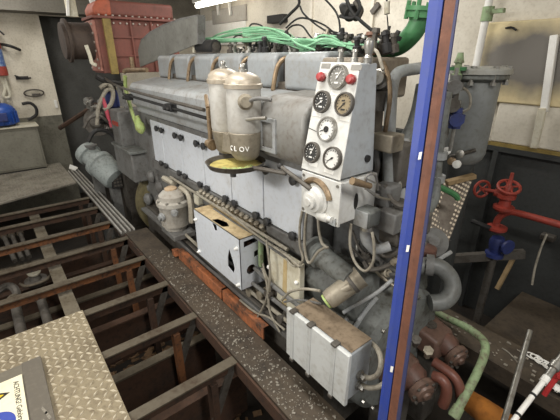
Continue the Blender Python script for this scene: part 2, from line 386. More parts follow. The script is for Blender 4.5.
# front walkway strip and debris on it
g = MB().box(-3.46, -.1, .778, .985, -.010, 0).box(-3.46, -.1, .778, .784, -.07, -.01)
tag(g.build('walkway_plate', M_walk), 'narrow oily brown walkway plate along the front of the engine', 'floor plate')
b = MB()
for k in range(900):
    x = random.uniform(-3.0, -.55); y = random.uniform(.785, .97); s_ = random.choice((.0015, .002, .002, .003, .003, .004, .006))
    M = Matrix.Translation((-.55-(-.55-x)*abs(math.sin(k))**.3, y, s_*.4)) @ Matrix.Rotation(random.uniform(0, PI), 4, 'Z') @ Matrix.Rotation(random.uniform(-.4, .4), 4, 'X')
    b.box(-s_*random.uniform(.8, 2), s_, -s_*.7, s_*.7, -s_*.4, s_*.4, M)
tag(b.build('debris', M_debris), 'pale chips and grit scattered over the oily walkway', 'debris', kind='stuff')
b = MB()
for k in range(700):
    x = random.uniform(-4.6, -1.0); y = random.uniform(-.1, 1.0); s_ = random.uniform(.008, .045)
    M = Matrix.Translation((x, y, -.75+s_*.3)) @ Matrix.Rotation(random.uniform(0, PI), 4, 'Z') @ Matrix.Rotation(random.uniform(-.5, .5), 4, 'X')
    b.box(-s_*random.uniform(.8, 3), s_, -s_*.7, s_*.7, -s_*.3, s_*.3, M)
tag(b.build('bilge_rubble', paint('rubble', (118, 92, 66), (54, 44, 36), .9, 12, .8)), 'dark rubble and scale lying in the bilge under the joists', 'debris', kind='stuff')
# striped steel channel at the far end of the walkway
t = thing('steel_channel', 'bright ribbed steel channel leading away beyond the dark walkway', 'channel', (-4.8, .82, 0))
MB().box(-6.15, -3.46, .735, .875, -.02, 0).build('base', M_dsteel, t)
for y in (.742, .785, .828, .868): MB().box(-6.15, -3.47, y-.007, y+.007, 0, .022).build('rib', paint('rib_bright', (200, 198, 192), (140, 134, 124), .6, 10, .35, metal=.4), t, bev=.002)
b = MB().slab([at(70, 165, Z=.05), at(78, 168, Z=.05), at(75, 171, Z=.02), at(69, 169, Z=.02)], (0, 0, .012))
tag(b.build('crumpled_rag', M_white), 'small white rag at the far end of the ribbed channel', 'rag')
# studded platform by the left wall
b = MB().slab([(-6.85, -1.4, -.02), (-4.78, -1.4, -.02), (-5.52, .73, -.02), (-6.85, .73, -.02)], (0, 0, .02))
for i in range(44):
    for j in range(52):
        x = -6.8+i*.042; y = -1.35+j*.04
        if x < -5.55+(.73-y)*.345-.02:
            b.box(x-.008, x+.008, y-.012, y+.012, 0, .005)
tag(b.build('studded_platform', paint('platform_steel', (160, 154, 142), (84, 78, 68), .8, 4, .5, metal=.3)), 'studded steel platform in front of the wall cabinet', 'floor plate')
# rail in front of the engine
t = thing('orange_rail', 'rusty orange angle rail along the foot of the engine', 'rail', (-2.0, .99, 0))
for (x0, x1) in ((-2.66, -1.93), (-1.91, -1.42)):
    MB().box(x0, x1, .985, .995, .002, .088).box(x0, x1, .985, 1.03, .088, .094).build('section', M_orust, t, bev=.002)
MB().beam((-2.75, .99, .03), (-2.68, .985, .05), .05, .06).build('lug', M_orust, t, bev=.004)
# rear walkway
tag(MB().box(-2.0, .6, 1.91, 2.165, -.012, 0).box(-2.0, .6, 1.91, 1.916, -.10, -.012).build('rear_walkway_plate', M_walk), 'oily dark walkway plate behind the engine at the right', 'floor plate')
b = MB()
for k in range(60):
    x = random.uniform(-.8, 0); y = random.uniform(1.93, 2.14); s_ = random.choice((.003, .004, .006))
    b.box(x-s_*2, x+s_, y-s_, y+s_, 0.0005, s_)
tag(b.build('debris', M_debris), 'pale grit scattered over the walkway behind the engine', 'debris', kind='stuff')
tag(MB().tube([at(452+p[0], 0+p[1], Z=.004) for p in ((50, 348), (56, 352), (62, 358), (66, 363))], .004, 5).build('bent_wire', M_debris), 'short pale bent wire on the rear walkway', 'wire')
b = MB()
for k in range(5):
    c0 = at(536+k*2.2, 358+k*1.6, Z=.01); b.tube([c0+Vector((.03*math.cos(q)+.01*k-.02, .022*math.sin(q), .006*k % .012)) for q in [PI*2*j/9 for j in range(9)]], .004, 5, closed=True)
tag(b.build('wire_coil', M_white), 'flattened coil of pale wire on the rear walkway', 'wire')
# low ledge behind the rear walkway
tag(MB().box(-.75, 1.2, 2.45, 3.3, -.34, -.30).build('low_deck', M_walk), 'low brownish deck plate behind the rear walkway at the right', 'floor plate')
tag(MB().beam((-1.25, 2.75, .0), (-.78, 3.15, .12), .05, .07).build('dark_beam', M_dsteel), 'dark slanted beam below the red valve', 'beam')
tag(MB().beam(at(514, 257, Y=3.24), at(497, 289, Z=-.28), .035, .02).build('wood_strip', M_wood), 'tan wooden strip leaning in the dark corner below the red pipe', 'plank')

# ================================================================== ENGINE
E = thing('marine_engine', 'large grey six cylinder marine diesel engine filling the middle of the room', 'engine', (-2.2, 1.45, -.5))
MB().box(-3.7, -.98, 1.08, 1.82, -.5, .16).build('bedplate', M_dsteel, E, bev=.01)
MB().box(-3.7, -.98, 1.03, 1.87, .10, .13).build('bed_flange', M_dgrey, E, bev=.004)
MB().box(-3.42, -1.22, 1.17, 1.73, .14, 1.14).build('crankcase', M_dgrey, E, bev=.01)
MB().box(-3.42, -1.22, 1.125, 1.18, .62, .70).box(-3.42, -1.22, 1.14, 1.18, 1.075, 1.12).build('door_ledge', M_dgrey, E, bev=.005)
DJ = (-3.36, -3.10, -2.71, -2.335, -1.96, -1.60, -1.255)
for i in range(6):
    x0, x1 = DJ[i]+.004, DJ[i+1]-.004
    d = MB().box(x0, x1, 1.137, 1.172, .705, 1.085).build('inspection_door', M_door, E, bev=.006)
    for x in (x0+.055, x1-.05):
        if i == 0 and x < -3.2: continue
        for z in (.722, 1.032):
            MB().lathe((x, 1.139, z), (0, -1, 0), [(0, .010), (.016, .010), (.018, .024), (.032, .026), (.038, .016)], 14).build('clamp_knob', M_knob, d)
b = MB()
for i in range(15):
    x = -2.36+i*.056
    p = MB().lathe((x, 1.125, .625), (0, -.35, 1), [(0, .021), (.025, .021), (.03, .015), (.055, .015), (.06, .02), (.07, .012)], 10)
    p.build('pump_element', M_bronze, E)
MB().box(-2.45, -1.5, 1.132, 1.18, .56, .635).build('pump_rail', M_dgrey, E, bev=.006)
MB().tube([(-2.9, 1.09, .66), (-2.2, 1.075, .66), (-1.75, 1.07, .665), (-1.3, 1.075, .655)], .010).build('fuel_line', M_wire, E)
MB().tube([(-2.1, 1.07, .63), (-1.7, 1.06, .625), (-1.3, 1.065, .61)], .008).build('fuel_line', M_dgrey, E)
MB().tube([(-1.95, 1.06, .69), (-1.6, 1.055, .65), (-1.3, 1.06, .63), (-1.17, 1.05, .62)], .007).build('fuel_line', M_wire, E)
# intake manifold
prof = [(1.09, 1.14), (1.09, 1.19), (1.05, 1.22), (1.05, 1.36), (1.075, 1.395), (1.29, 1.435), (1.34, 1.435), (1.34, 1.14)]
MB().prism(prof, 'x', -3.52, -1.34).build('intake_manifold', M_grey, E, bev=.012, seg=3)
prof2 = [(1.04, 1.155), (1.02, 1.19), (1.02, 1.36), (1.05, 1.41), (1.10, 1.435), (1.34, 1.45), (1.34, 1.14), (1.07, 1.14)]
MB().prism(prof2, 'x', -1.46, -1.13).build('manifold_end', paint('end_grey', (126, 125, 121), (92, 82, 70), .7, 5, .45), E, bev=.02, seg=3)
MB().box(-1.45, -1.32, 1.012, 1.022, 1.18, 1.20).box(-1.45, -1.32, 1.012, 1.022, 1.32, 1.34).box(-1.45, -1.43, 1.012, 1.022, 1.2, 1.32).box(-1.34, -1.32, 1.012, 1.022, 1.2, 1.32).build('hatch_frame', M_grey, E)
MB().box(-3.45, -1.27, 1.32, 1.75, 1.1, 1.475).build('cylinder_heads', paint('head_dirty', (92, 84, 74), (52, 44, 36), .8, 6, .6), E, bev=.008)
RC = ((-3.42, -3.15), (-3.06, -2.79), (-2.69, -2.41), (-2.33, -2.05), (-1.975, -1.69), (-1.615, -1.31))
for (x0, x1) in RC:
    MB().prism([(1.30, 1.44), (1.30, 1.60), (1.325, 1.625), (1.62, 1.632), (1.66, 1.60), (1.66, 1.44)], 'x', x0, x1).build('rocker_cover', M_cover, E, bev=.018, seg=3)
for i in range(5):
    x = (RC[i][1]+RC[i+1][0])/2
    MB().tube([(x-.02, 1.27, 1.43), (x-.02, 1.285, 1.50), (x-.01, 1.30, 1.56), (x+.012, 1.33, 1.595), (x+.03, 1.40, 1.605)], .013, 8).build('vent_pipe', M_brass, E)
    MB().box(x-.05, x+.05, 1.36, 1.6, 1.47, 1.60).build('injector_block', paint('head_gap', (62, 52, 44), (44, 38, 32), .8, 8, .6), E, bev=.006)
MB().box(-1.30, -1.06, 1.27, 1.62, 1.42, 1.60).build('end_cover', paint('end_cover_brown', (128, 118, 104), (90, 76, 60), .8, 6, .5), E, bev=.015)
MB().tube([(-4.3, 1.05, 1.40), (-3.6, 1.02, 1.345), (-2.0, 1.005, 1.315)], .012).build('control_rod', M_dsteel, E)
MB().tube([(-3.7, 1.03, 1.29), (-2.0, 1.02, 1.265)], .011).build('control_rod', M_black, E)
for x in (-3.5, -2.55): MB().box(x-.05, x+.05, 1.0, 1.06, 1.25, 1.30).cyl((x-.03, 1.0, 1.27), (x-.03, .98, 1.27), .014).cyl((x+.03, 1.0, 1.27), (x+.03, .98, 1.27), .014).build('rod_bracket', M_black, E, bev=.003)
MB().prism([(-3.72, 1.18), (-3.56, 1.18), (-3.72, 1.36)], 'y', 1.0, 1.03).build('rod_support', M_dgrey, E)
# far end: gear case and flywheel
MB().box(-4.1, -3.42, 1.15, 1.8, .2, 1.12).build('gear_case', M_dgrey, E, bev=.02)
MB().box(-4.25, -3.65, 1.0, 1.3, .42, .72).build('gear_cover', M_dgrey, E, bev=.015)
MB().box(-4.27, -3.62, .985, 1.3, .72, .745).build('cover_flange', M_ggrey, E, bev=.004)
MB().box(-4.25, -3.95, 1.02, 1.25, .74, 1.10).build('gear_door', M_dgrey, E, bev=.01)
MB().box(-4.15, -3.98, 1.005, 1.02, .95, .99).build('red_plate', M_red, E)
MB().lathe((-3.82, 1.45, .12), (1, 0, 0), [(0, .40), (.01, .44), (.09, .44), (.10, .40)], 48).build('flywheel', paint('flywheel_olive', (110, 102, 72), (64, 56, 42), .8, 6, .5), E)
b = MB()
for k in range(7): b.ball((-4.0+k*.12, 1.1+.03*(k % 3), .5-.09*(k % 4)), .06, (1, .8, 1.1), 10)
build_each(b, 'gear_boss', M_dgrey, E)
# near end: housing drum, timing cover, pipes
MB().lathe((-1.06, 1.45, .12), (1, 0, 0), [(-.2, .36), (0, .38), (.12, .40), (.17, .40), (.19, .37), (.26, .36), (.29, .32)], 56).build('flywheel_housing', M_ggrey, E)
MB().prism([(1.2, .3), (1.12, .5), (1.2, .62), (1.75, .62), (1.85, .3)], 'x', -1.24, -.88).build('housing_block', M_ggrey, E, bev=.02)
for dx in (.02, .08):
    pts = []
    for k in range(8):
        a = math.radians(112+k*9); pts.append((-.95+dx, 1.45+.40*math.cos(a), .12+.40*math.sin(a)))
    MB().tube(pts, .012).build('housing_rib', M_grey, E)
b = MB()
for k in range(14):
    a = 2*PI*k/14; b.bolt((-.775, 1.45+.335*math.cos(a), .12+.335*math.sin(a)), (1, 0, 0), .010, .014)
build_each(b, 'housing_bolt', M_steel, E)
MB().box(-1.22, -.86, 1.32, 1.60, .5, 1.20).build('timing_cover', paint('timing_grey', (84, 85, 85), (50, 46, 40), .8, 6, .55), E, bev=.03)
# pipes at the near end
MB().tube([at(438, 66, Y=1.62), at(415, 69, Y=1.52), at(400, 72, Y=1.42), at(394, 80, Y=1.36), at(391, 100, Y=1.32), at(389, 150, Y=1.30), at(388, 205, Y=1.28)], .025, 14).build('water_pipe', paint('pipe_grey', (138, 141, 140), (90, 84, 74), .7, 8, .35), E)
MB().tube([at(424, 85, Y=1.75), at(419, 110, Y=1.72), at(413, 128, Y=1.7), at(405, 145, Y=1.66), at(404, 180, Y=1.6), at(400, 215, Y=1.5)], .04, 12).build('water_pipe', M_ggrey, E)
MB().tube([at(404, 140, Y=1.45), at(404, 175, Y=1.4), at(400, 205, Y=1.36)], .026, 12).build('water_pipe', M_grey, E)
MB().tube([at(383, 62, Y=1.3), at(388, 75, Y=1.28), at(390, 95, Y=1.25), at(387, 120, Y=1.24), at(382, 150, Y=1.25)], .009).build('copper_line', M_brass, E)
MB().lathe(at(381, 80, Y=1.3), (.4, -1, .2), [(0, .04), (.03, .04), (.035, .028), (.07, .028)], 16).build('pipe_union', M_steel, E)
MB().lathe(at(379, 95, Y=1.32), (0, 0, 1), [(-.06, .05), (.02, .05), (.03, .03)], 16).build('pipe_union', M_dsteel, E)
p = at(386, 142, Y=1.22); MB().box(p.x-.05, p.x+.05, p.y-.03, p.y+.05, p.z-.035, p.z+.035).build('manifold_block', M_bronze, E, bev=.006)
for (x, y, Yd, w, h) in ((372, 160, 1.3, .05, .08), (394, 165, 1.32, .05, .10), (410, 185, 1.4, .06, .09), (398, 215, 1.28, .05, .06), (412, 222, 1.32, .06, .05), (385, 195, 1.24, .04, .05), (392, 235, 1.25, .05, .04)):
    p = at(x, y, Y=Yd); MB().box(p.x-w, p.x+w, p.y-.03, p.y+.06, p.z-h, p.z+h).build('pipe_block', random.choice((M_dgrey, M_ggrey, M_dsteel)), E, bev=.012)
for pts, r in (([(380, 215), (395, 222), (410, 215), (425, 205)], .012), ([(375, 225), (390, 228), (405, 232), (425, 245)], .010), ([(385, 185), (392, 200), (405, 206), (420, 190)], .010), ([(372, 235), (384, 255), (400, 250), (412, 235)], .012), ([(366, 180), (372, 195), (376, 210)], .012), ([(374, 150), (377, 165), (373, 182)], .013)):
    MB().tube([at(x, y, Y=1.22) for x, y in pts], r).build('pipe_run', random.choice((M_dgrey, M_wire, M_dsteel)), E)
# top clutter: injectors, unions and small valves on the covers
for k in range(40):
    x = -2.5+k*.037+random.uniform(-.02, .02); y = random.uniform(1.42, 1.62); h = random.uniform(.04, .11)
    MB().lathe((x, y, 1.62), (random.uniform(-.3, .3), random.uniform(-.3, .3), 1), [(0, .022), (h*.4, .022), (h*.45, .013), (h*.8, .013), (h*.82, .02), (h, .016)], 8).build('injector', random.choice((M_black, M_dsteel, M_black, M_steel)), E)
for k in range(16):
    x = -2.45+k*.088+random.uniform(-.02, .02); y = random.uniform(1.5, 1.64); h = random.uniform(.06, .15)
    MB().lathe((x, y, 1.62), (random.uniform(-.5, .5), random.uniform(-.3, .3), 1), [(0, .03), (h*.3, .03), (h*.32, .018), (h*.6, .018), (h*.62, .028), (h*.8, .028), (h*.82, .012), (h, .010)], 8).build('pump_union', (M_black, M_bronze, M_dsteel, M_black)[k % 4], E)
R2 = random.Random(5)
for k in range(14):
    x, y, z = R2.uniform(-1.02, -.84), R2.uniform(1.2, 1.3), R2.uniform(.62, 1.12); q = Vector((x, y, z)); pts = [q]
    for s_ in range(4): q = q+Vector((R2.uniform(-.07, .09), R2.uniform(-.03, .05), R2.uniform(-.08, .08))); pts.append(q)
    MB().tube(pts, R2.choice((.006, .008, .011))).build('pipe_run', R2.choice((M_wire, M_steel, M_dsteel, M_dgrey, M_bronze)), E)
    if k % 2: MB().lathe(pts[2], pts[3]-pts[2], [(0, .016), (.02, .016), (.022, .022), (.035, .022), (.037, .014), (.05, .014)], 8).build('pipe_fitting', R2.choice((M_steel, M_dsteel, M_bronze)), E)
# lower side tangle of pipes and rods
for k, (x0, x1, y, z, r, m) in enumerate(((-2.9, -1.2, 1.05, .17, .016, M_dsteel), (-2.7, -1.15, 1.035, .24, .012, M_wire), (-2.2, -1.1, 1.05, .30, .013, M_dgrey), (-1.6, -1.1, 1.06, .38, .013, M_dgrey), (-2.75, -1.7, 1.06, .12, .02, M_black))):
    MB().tube([(x0, y, z+.02), ((x0+x1)/2, y-.01, z), (x1, y+.01, z-.02)], r).build('side_pipe', m, E)
for k, x in enumerate((-1.62, -1.5, -1.42, -1.3, -1.2)):
    MB().lathe((x, 1.10, .22+.05*(k % 3)), (0, -1, 0), [(0, .035), (.03, .035), (.035, .02), (.07, .02), (.072, .026), (.085, .026)], 10).build('drain_cock', random.choice((M_dsteel, M_bronze, M_dgrey)), E)
for pts in ([(262, 268), (266, 280), (268, 292), (270, 312), (280, 332)], [(266, 240), (268, 252), (270, 275), (266, 300), (256, 320)], [(240, 300), (255, 312), (270, 318), (285, 330)]):
    MB().tube([at(x, y, Y=1.02) for x, y in pts], .007).build('hose', M_wire, E)

# ================================================================== THINGS ON AND AROUND THE ENGINE
def plane_at(x, y, P0, n):
    d = RGT*(x-280) - UPV*(y-210) + FWD*FPX
    return CAM + d*((Vector(P0)-CAM).dot(n)/d.dot(n))
def holed(mb, outer, holes, fn, t):
    """flat plate with holes: 2-D loops mapped to 3-D by fn(u, v, w), thickness t along w"""
    bm = bmesh.new(); loops = [outer]+holes; es = []
    for lp in loops:
        vs = [bm.verts.new((u, v, 0)) for u, v in lp]
        es += [bm.edges.new((vs[i], vs[(i+1) % len(vs)])) for i in range(len(vs))]
    bmesh.ops.triangle_fill(bm, use_beauty=True, use_dissolve=False, edges=es, normal=(0, 0, 1))
    bm.verts.index_update(); V = [v.co.copy() for v in bm.verts]; F = [[v.index for v in f.verts] for f in bm.faces]; bm.free()
    n = len(V); fs = F+[[i+n for i in f[::-1]] for f in F]; k = 0
    for lp in loops:
        m = len(lp)
        for i in range(m): fs.append((k+i, k+(i+1) % m, k+(i+1) % m+n, k+i+n))
        k += m
    mb._add([Vector(fn(v.x, v.y, 0)) for v in V]+[Vector(fn(v.x, v.y, t)) for v in V], fs)
    return mb
def ring2(cx, cy, rx, ry=None, n=20): return [(cx+rx*math.cos(2*PI*k/n), cy+(ry or rx)*math.sin(2*PI*k/n)) for k in range(n)]

# ---- gauge panel
gp = thing('gauge_panel', 'tilted light grey gauge panel with six round dials and two red lamps', 'gauge panel', (-.985, 1.1, 1.145))
MB().hull([(-1.083, .972, 1.177), (-1.083, 1.062, 1.58), (-1.083, 1.155, 1.58), (-1.083, 1.165, 1.177)], [(-.868, .972, 1.177), (-.890, 1.062, 1.58), (-.890, 1.155, 1.58), (-.868, 1.165, 1.177)]).build('housing', M_pside, gp, bev=.004)
A = Vector((-1.085, .97, 1.174)); B = Vector((-1.085, 1.06, 1.583)); ez = (B-A).normalized(); NRM = Vector((0, -ez.z, ez.y)); HT = (B-A).length
def face(u, v, w=0): return A+Vector((u, 0, 0))+ez*v+NRM*w
MB().slab([face(0, 0, -.002), face(.219, 0, -.002), face(.197, HT, -.002), face(0, HT, -.002)], NRM*.004).build('face_plate', M_panel, gp, bev=.002)
MB().slab([face(.0, .165, .002), face(.06, .155, .002), face(.06, .158, .002), face(.0, .168, .002)], NRM*.0006).build('seam', M_ink, gp)
M_glass = bpy.data.materials.new('gauge_glass'); M_glass.use_nodes = True
_b = M_glass.node_tree.nodes['Principled BSDF']; _b.inputs['Base Color'].default_value = (.02, .02, .02, 1); _b.inputs['Alpha'].default_value = .07; _b.inputs['Roughness'].default_value = .08
def gauge(px, py, r, dial, needle_deg, kind, bez):
    c = plane_at(px, py, face(0, 0, .002), NRM)
    g = MB().lathe(c, NRM, [(0, r), (.012, r), (.016, r*.96), (.016, r*.84), (.008, r*.82), (.008, .001)], 36).build('gauge', bez, gp)
    g['label'] = kind
    ex = Vector((1, 0, 0))
    MB().cyl(c+NRM*.009, c+NRM*.0095, r*.83, n=36).build('dial', dial, g)
    ink = M_white if dial is M_dial else M_ink
    if dial is M_dialg: ink = M_white
    b = MB()
    for k in range(13):
        a = math.radians(225-k*22.5); d = ex*math.cos(a)+ez*math.sin(a); L = .16 if k % 3 == 0 else .1
        b.beam(c+NRM*.0102+d*r*(.74-L), c+NRM*.0102+d*r*.74, r*.05, .0006, NRM)
    b.build('tick_marks', ink, g)
    a = math.radians(needle_deg); d = ex*math.cos(a)+ez*math.sin(a)
    b = MB().beam(c+NRM*.0115-d*r*.2, c+NRM*.0115+d*r*.62, r*.07, .001, NRM).cyl(c+NRM*.010, c+NRM*.013, r*(.25 if kind.startswith('white dial with') else .1), n=16)
    if dial in (M_dial, M_dialg, M_dialt):
        b.beam(c+NRM*.0104-ex*r*.22-ez*r*.45, c+NRM*.0104+ex*r*.22-ez*r*.45, r*.14, .0005, NRM)
        b.beam(c+NRM*.0104-ex*r*.3+ez*r*.25, c+NRM*.0104+ex*r*.05+ez*r*.3, r*.12, .0005, NRM)
    b.build('needle', ink, g)
    MB().cyl(c+NRM*.0155, c+NRM*.0165, r*.9, n=36).build('glass', M_glass, g)
gauge(339, 77.5, .045, M_dialg, 55, 'silver-rimmed gauge with a grey dial, top of the panel', M_steel)
gauge(323, 102, .042, M_dial, 215, 'gauge with a dark dial, upper left', M_dsteel)
gauge(345.5, 104.5, .043, M_dialt, 225, 'gauge with a tan faded dial, upper right', M_dsteel)
gauge(328, 129.5, .048, M_white, 200, 'white dial with a black hub, middle of the panel', M_steel)
gauge(313, 152.5, .042, M_dial, 65, 'gauge with a dark dial, lower left', M_dsteel)
gauge(333.5, 158.5, .044, M_white, 215, 'white gauge with a thin needle, lower right', M_dsteel)
for (x, y) in ((323, 77.5), (353, 80)):
    c = plane_at(x, y, face(0, 0, .002), NRM)
    MB().lathe(c, NRM, [(0, .014), (.004, .017), (.018, .018), (.026, .013), (.028, .001)], 18).build('red_lamp', M_redk, gp)
for (x, y, m) in ((326, 66, M_dialg), (356.5, 67.5, M_dialg), (317, 114, M_white), (345, 118.5, M_white), (335.5, 93, M_white), (313.5, 164, M_white), (329, 171, M_white)):
    c = plane_at(x, y, face(0, 0, .002), NRM)
    MB().slab([c+Vector((-.024, 0, 0))-ez*.009, c+Vector((.024, 0, 0))-ez*.009, c+Vector((.024, 0, 0))+ez*.009, c+Vector((-.024, 0, 0))+ez*.009], NRM*.0012).build('label_plate', m, gp)
MB().cyl((-.874, 1.12, 1.235), (-.862, 1.12, 1.235), .014).build('grommet', M_black, gp)
b = MB()
for x in (-1.04, -.97): b.lathe((x, 1.12, 1.578), (0, 0, 1), [(0, .014), (.02, .014), (.022, .009), (.04, .009), (.041, .013), (.05, .010)], 10)
build_each(b, 'top_union', M_steel, gp)
MB().lathe((-.905, 1.12, 1.578), (0, 0, 1), [(0, .016), (.02, .018), (.03, .012), (.06, .020), (.075, .018), (.085, .006)], 14).build('top_union', M_steel, gp)

# ---- start lever box under it
lb = thing('lever_box', 'light grey lever box with a round hub and handle under the gauge panel', 'control box', (-.98, 1.08, .95))
MB().box(-1.072, -.862, .975, 1.19, .99, 1.166).build('housing', M_panel, lb, bev=.006)
MB().box(-1.076, -.858, .965, .976, .985, 1.168).build('front_plate', M_panel, lb, bev=.002)
b = MB()
for x in (-1.062, -.872):
    for z in (1.0, 1.152): b.bolt((x, .966, z), (0, -1, 0), .007, .005)
build_each(b, 'screw', M_steel, lb)
hc = Vector((-.985, .965, 1.066))
MB().lathe(hc, (0, -1, 0), [(0, .066), (.008, .066), (.012, .056), (.028, .048), (.032, .032), (.044, .031), (.047, .018), (.052, .016)], 30).build('hub', M_panel, lb)
pts = [hc+Vector((.082*math.cos(math.radians(a)), -.006, .082*math.sin(math.radians(a)))) for a in range(15, 150, 12)]
MB().tube(pts, .012, 8).build('quadrant', M_brass, lb)
h0 = hc+Vector((-.01, -.022, .045)); h1 = Vector(at(280, 166, Y=.92))
MB().cyl(h0, h1, .010, .009, 12).build('handle', M_dsteel, lb)
MB().ball(h1, .014).build('handle_knob', M_black, lb)
MB().slab([(-.8625, 1.065+.012*math.cos(a), 1.07+.035*math.sin(a)) for a in [2*PI*k/16 for k in range(16)]], (.002, 0, 0)).build('side_slot', M_ink, lb)
MB().prism([(-.91, .986), (-.87, .986), (-.87, 1.02)], 'y', .960, .966).build('corner_patch', M_pside, lb)
MB().lathe((-.96, .957, 1.004), (1, 0, .1), [(0, .018), (.05, .018), (.055, .012), (.075, .012)], 12).build('nipple', M_panel, lb)

bh = thing('brass_lever', 'brass-handled lever with a steel clevis beside the lever box', 'lever', at(375, 190, Y=1.15))
MB().cyl(at(352, 181, X=-.80), at(370, 186, X=-.79), .014, .012, 14).build('grip', M_brass, bh)
b = MB(); 
for dz in (-.02, .02): b.beam(at(366, 184, X=-.79)+Vector((0, 0, dz)), at(379, 190, X=-.78)+Vector((0, 0, dz)), .012, .006)
b.tube([at(368, 190, X=-.79), at(366, 177, X=-.79), at(375, 175, X=-.78), at(378, 190, X=-.78)], .005).tube([at(366, 188, X=-.79), at(378, 197, X=-.78), at(390, 200, X=-.77)], .006)
b.build('clevis', M_steel, bh)
MB().box(*[v for q in ((-.83, -.74), (1.17, 1.24), (.93, 1.02)) for v in q]).build('pivot_block', M_dgrey, bh, bev=.006)
# switch box with conduit elbow
sb = thing('switch_box', 'small grey square box with a conduit elbow under the lever box', 'junction box', at(363, 222, Y=1.12))
c = at(363, 219, Y=1.08)
MB().box(c.x-.04, c.x+.035, c.y-.01, c.y+.07, c.z-.035, c.z+.04).build('body', M_ggrey, sb, bev=.01)
MB().box(c.x-.037, c.x+.032, c.y-.015, c.y-.009, c.z-.032, c.z+.037).build('cover', M_grey, sb, bev=.003)
MB().tube([c+Vector((0, .03, -.03)), at(365, 234, Y=1.12), at(368, 243, Y=1.13), at(377, 249, Y=1.16), at(390, 246, Y=1.2)], .022, 12).build('conduit_elbow', M_grey, sb)
MB().cyl(c+Vector((0, .03, -.055)), c+Vector((0, .03, -.032)), .028, n=14).build('collar', M_steel, sb)
for i, (pts, lab) in enumerate((([(351, 224), (350, 245), (355, 262), (365, 271), (373, 262), (374, 245), (372, 232)], 'thin grey cable hanging in a loop below the square switch box'),
                  ([(303, 208), (300, 225), (300, 245), (303, 260), (294, 266), (286, 258)], 'grey tube dropping from the lever box, left one'),
                  ([(307, 210), (305, 230), (305, 250), (309, 263), (318, 252), (326, 247)], 'grey tube dropping from the lever box, middle one'),
                  ([(318, 214), (319, 230), (322, 243), (328, 248)], 'grey tube dropping from the lever box, right one'))):
    tag(MB().tube([at(x, y, Y=1.06) for x, y in pts], .007 if i else .006).build('hanging_tube', M_wire), lab, 'tube')

# ---- duplex filter with drip tray
ff = thing('duplex_filter', 'silver twin fuel filter with two domed canisters in front of the engine', 'filter', (-1.7, .98, 1.0))
for k, (x, y, r, z0, z1) in enumerate(((-1.50, .965, .083, 1.268, 1.474), (-1.71, .985, .080, 1.245, 1.485))):
    c = MB().lathe((x, y, z0), (0, 0, 1), [(0, r*.94), (.012, r), (z1-z0, r)], 36).build('canister', M_silver, ff)
    MB().lathe((x, y, z1-.005), (0, 0, 1), [(0, r*1.09), (.018, r*1.10), (.022, r*1.02), (.04, r*.98), (.055, r*.8), (.066, r*.5), (.07, r*.3)], 36).build('lid', paint('lid_bronze', (176, 166, 150), (130, 116, 98), .7, 7, .35, metal=.3), c)
    b = MB().lathe((x, y, z1+.06), (0, 0, 1), [(0, .022), (.014, .022), (.016, .012), (.026, .012), (.027, .016), (.038, .014), (.042, .006)], 12)
    b.build('lid_nut', M_steel, c)
MB().lathe((-1.50, .965, 1.13), (0, 0, 1), [(0, .05), (.02, .068), (.07, .076), (.138, .083)], 28).lathe((-1.71, .985, 1.12), (0, 0, 1), [(0, .045), (.02, .062), (.125, .080)], 28).box(-1.71, -1.50, .93, 1.04, 1.14, 1.24).build('base_casting', M_bronze, ff, bev=.004)
MB().box(-1.69, -1.52, 1.0, 1.06, 1.16, 1.42).build('mounting_bracket', M_dgrey, ff, bev=.006)
MB().lathe((-1.435, .93, 1.415), (.8, -.45, .05), [(-.02, .026), (.02, .026), (.024, .036), (.036, .036), (.04, .026), (.055, .024)], 14).build('side_union', M_bronze, ff)
MB().tube([(-1.43, .93, 1.335), (-1.38, .95, 1.345), (-1.33, .97, 1.35)], .009).build('vent_cock', M_steel, ff)
MB().tube([(-1.39, .92, 1.42), (-1.35, .94, 1.435), (-1.30, .98, 1.43)], .009).build('vent_cock', M_dgrey, ff)
MB().cyl(at(211, 143, Y=.93), at(208, 108, Y=.93), .013, n=12).cyl(at(208, 108, Y=.93), at(206, 96, Y=.97), .012, n=12).build('copper_pipe', M_brass, ff)
MB().lathe(at(208, 143, Y=.93), (1, -.1, 0), [(0, .022), (.05, .022), (.055, .03), (.07, .03)], 14).build('valve_boss', M_brass, ff)
Mt = Matrix(((.80, -.0, 0, 0), (0, 0, 1, 0), (0, 1, 0, 0), (0, 0, 0, 1)))
for k, (s_, px, py, sz) in enumerate((('CLOV', 233, 148, .034),)):
    for j, ch in enumerate(s_):
        ang = math.radians(-118+j*21); R_ = .080
        pc = Vector((-1.50+R_*math.cos(ang+.35), .965+R_*math.sin(ang+.35), 1.185))
        d = Vector((math.cos(ang+.35), math.sin(ang+.35), 0)); tx = Vector((-d.y, d.x, 0))
        text('cast_letter', ch, sz, M_white, ff, Matrix(((tx.x, 0, d.x, pc.x), (tx.y, 0, d.y, pc.y), (0, 1, 0, pc.z), (0, 0, 0, 1))), .002)
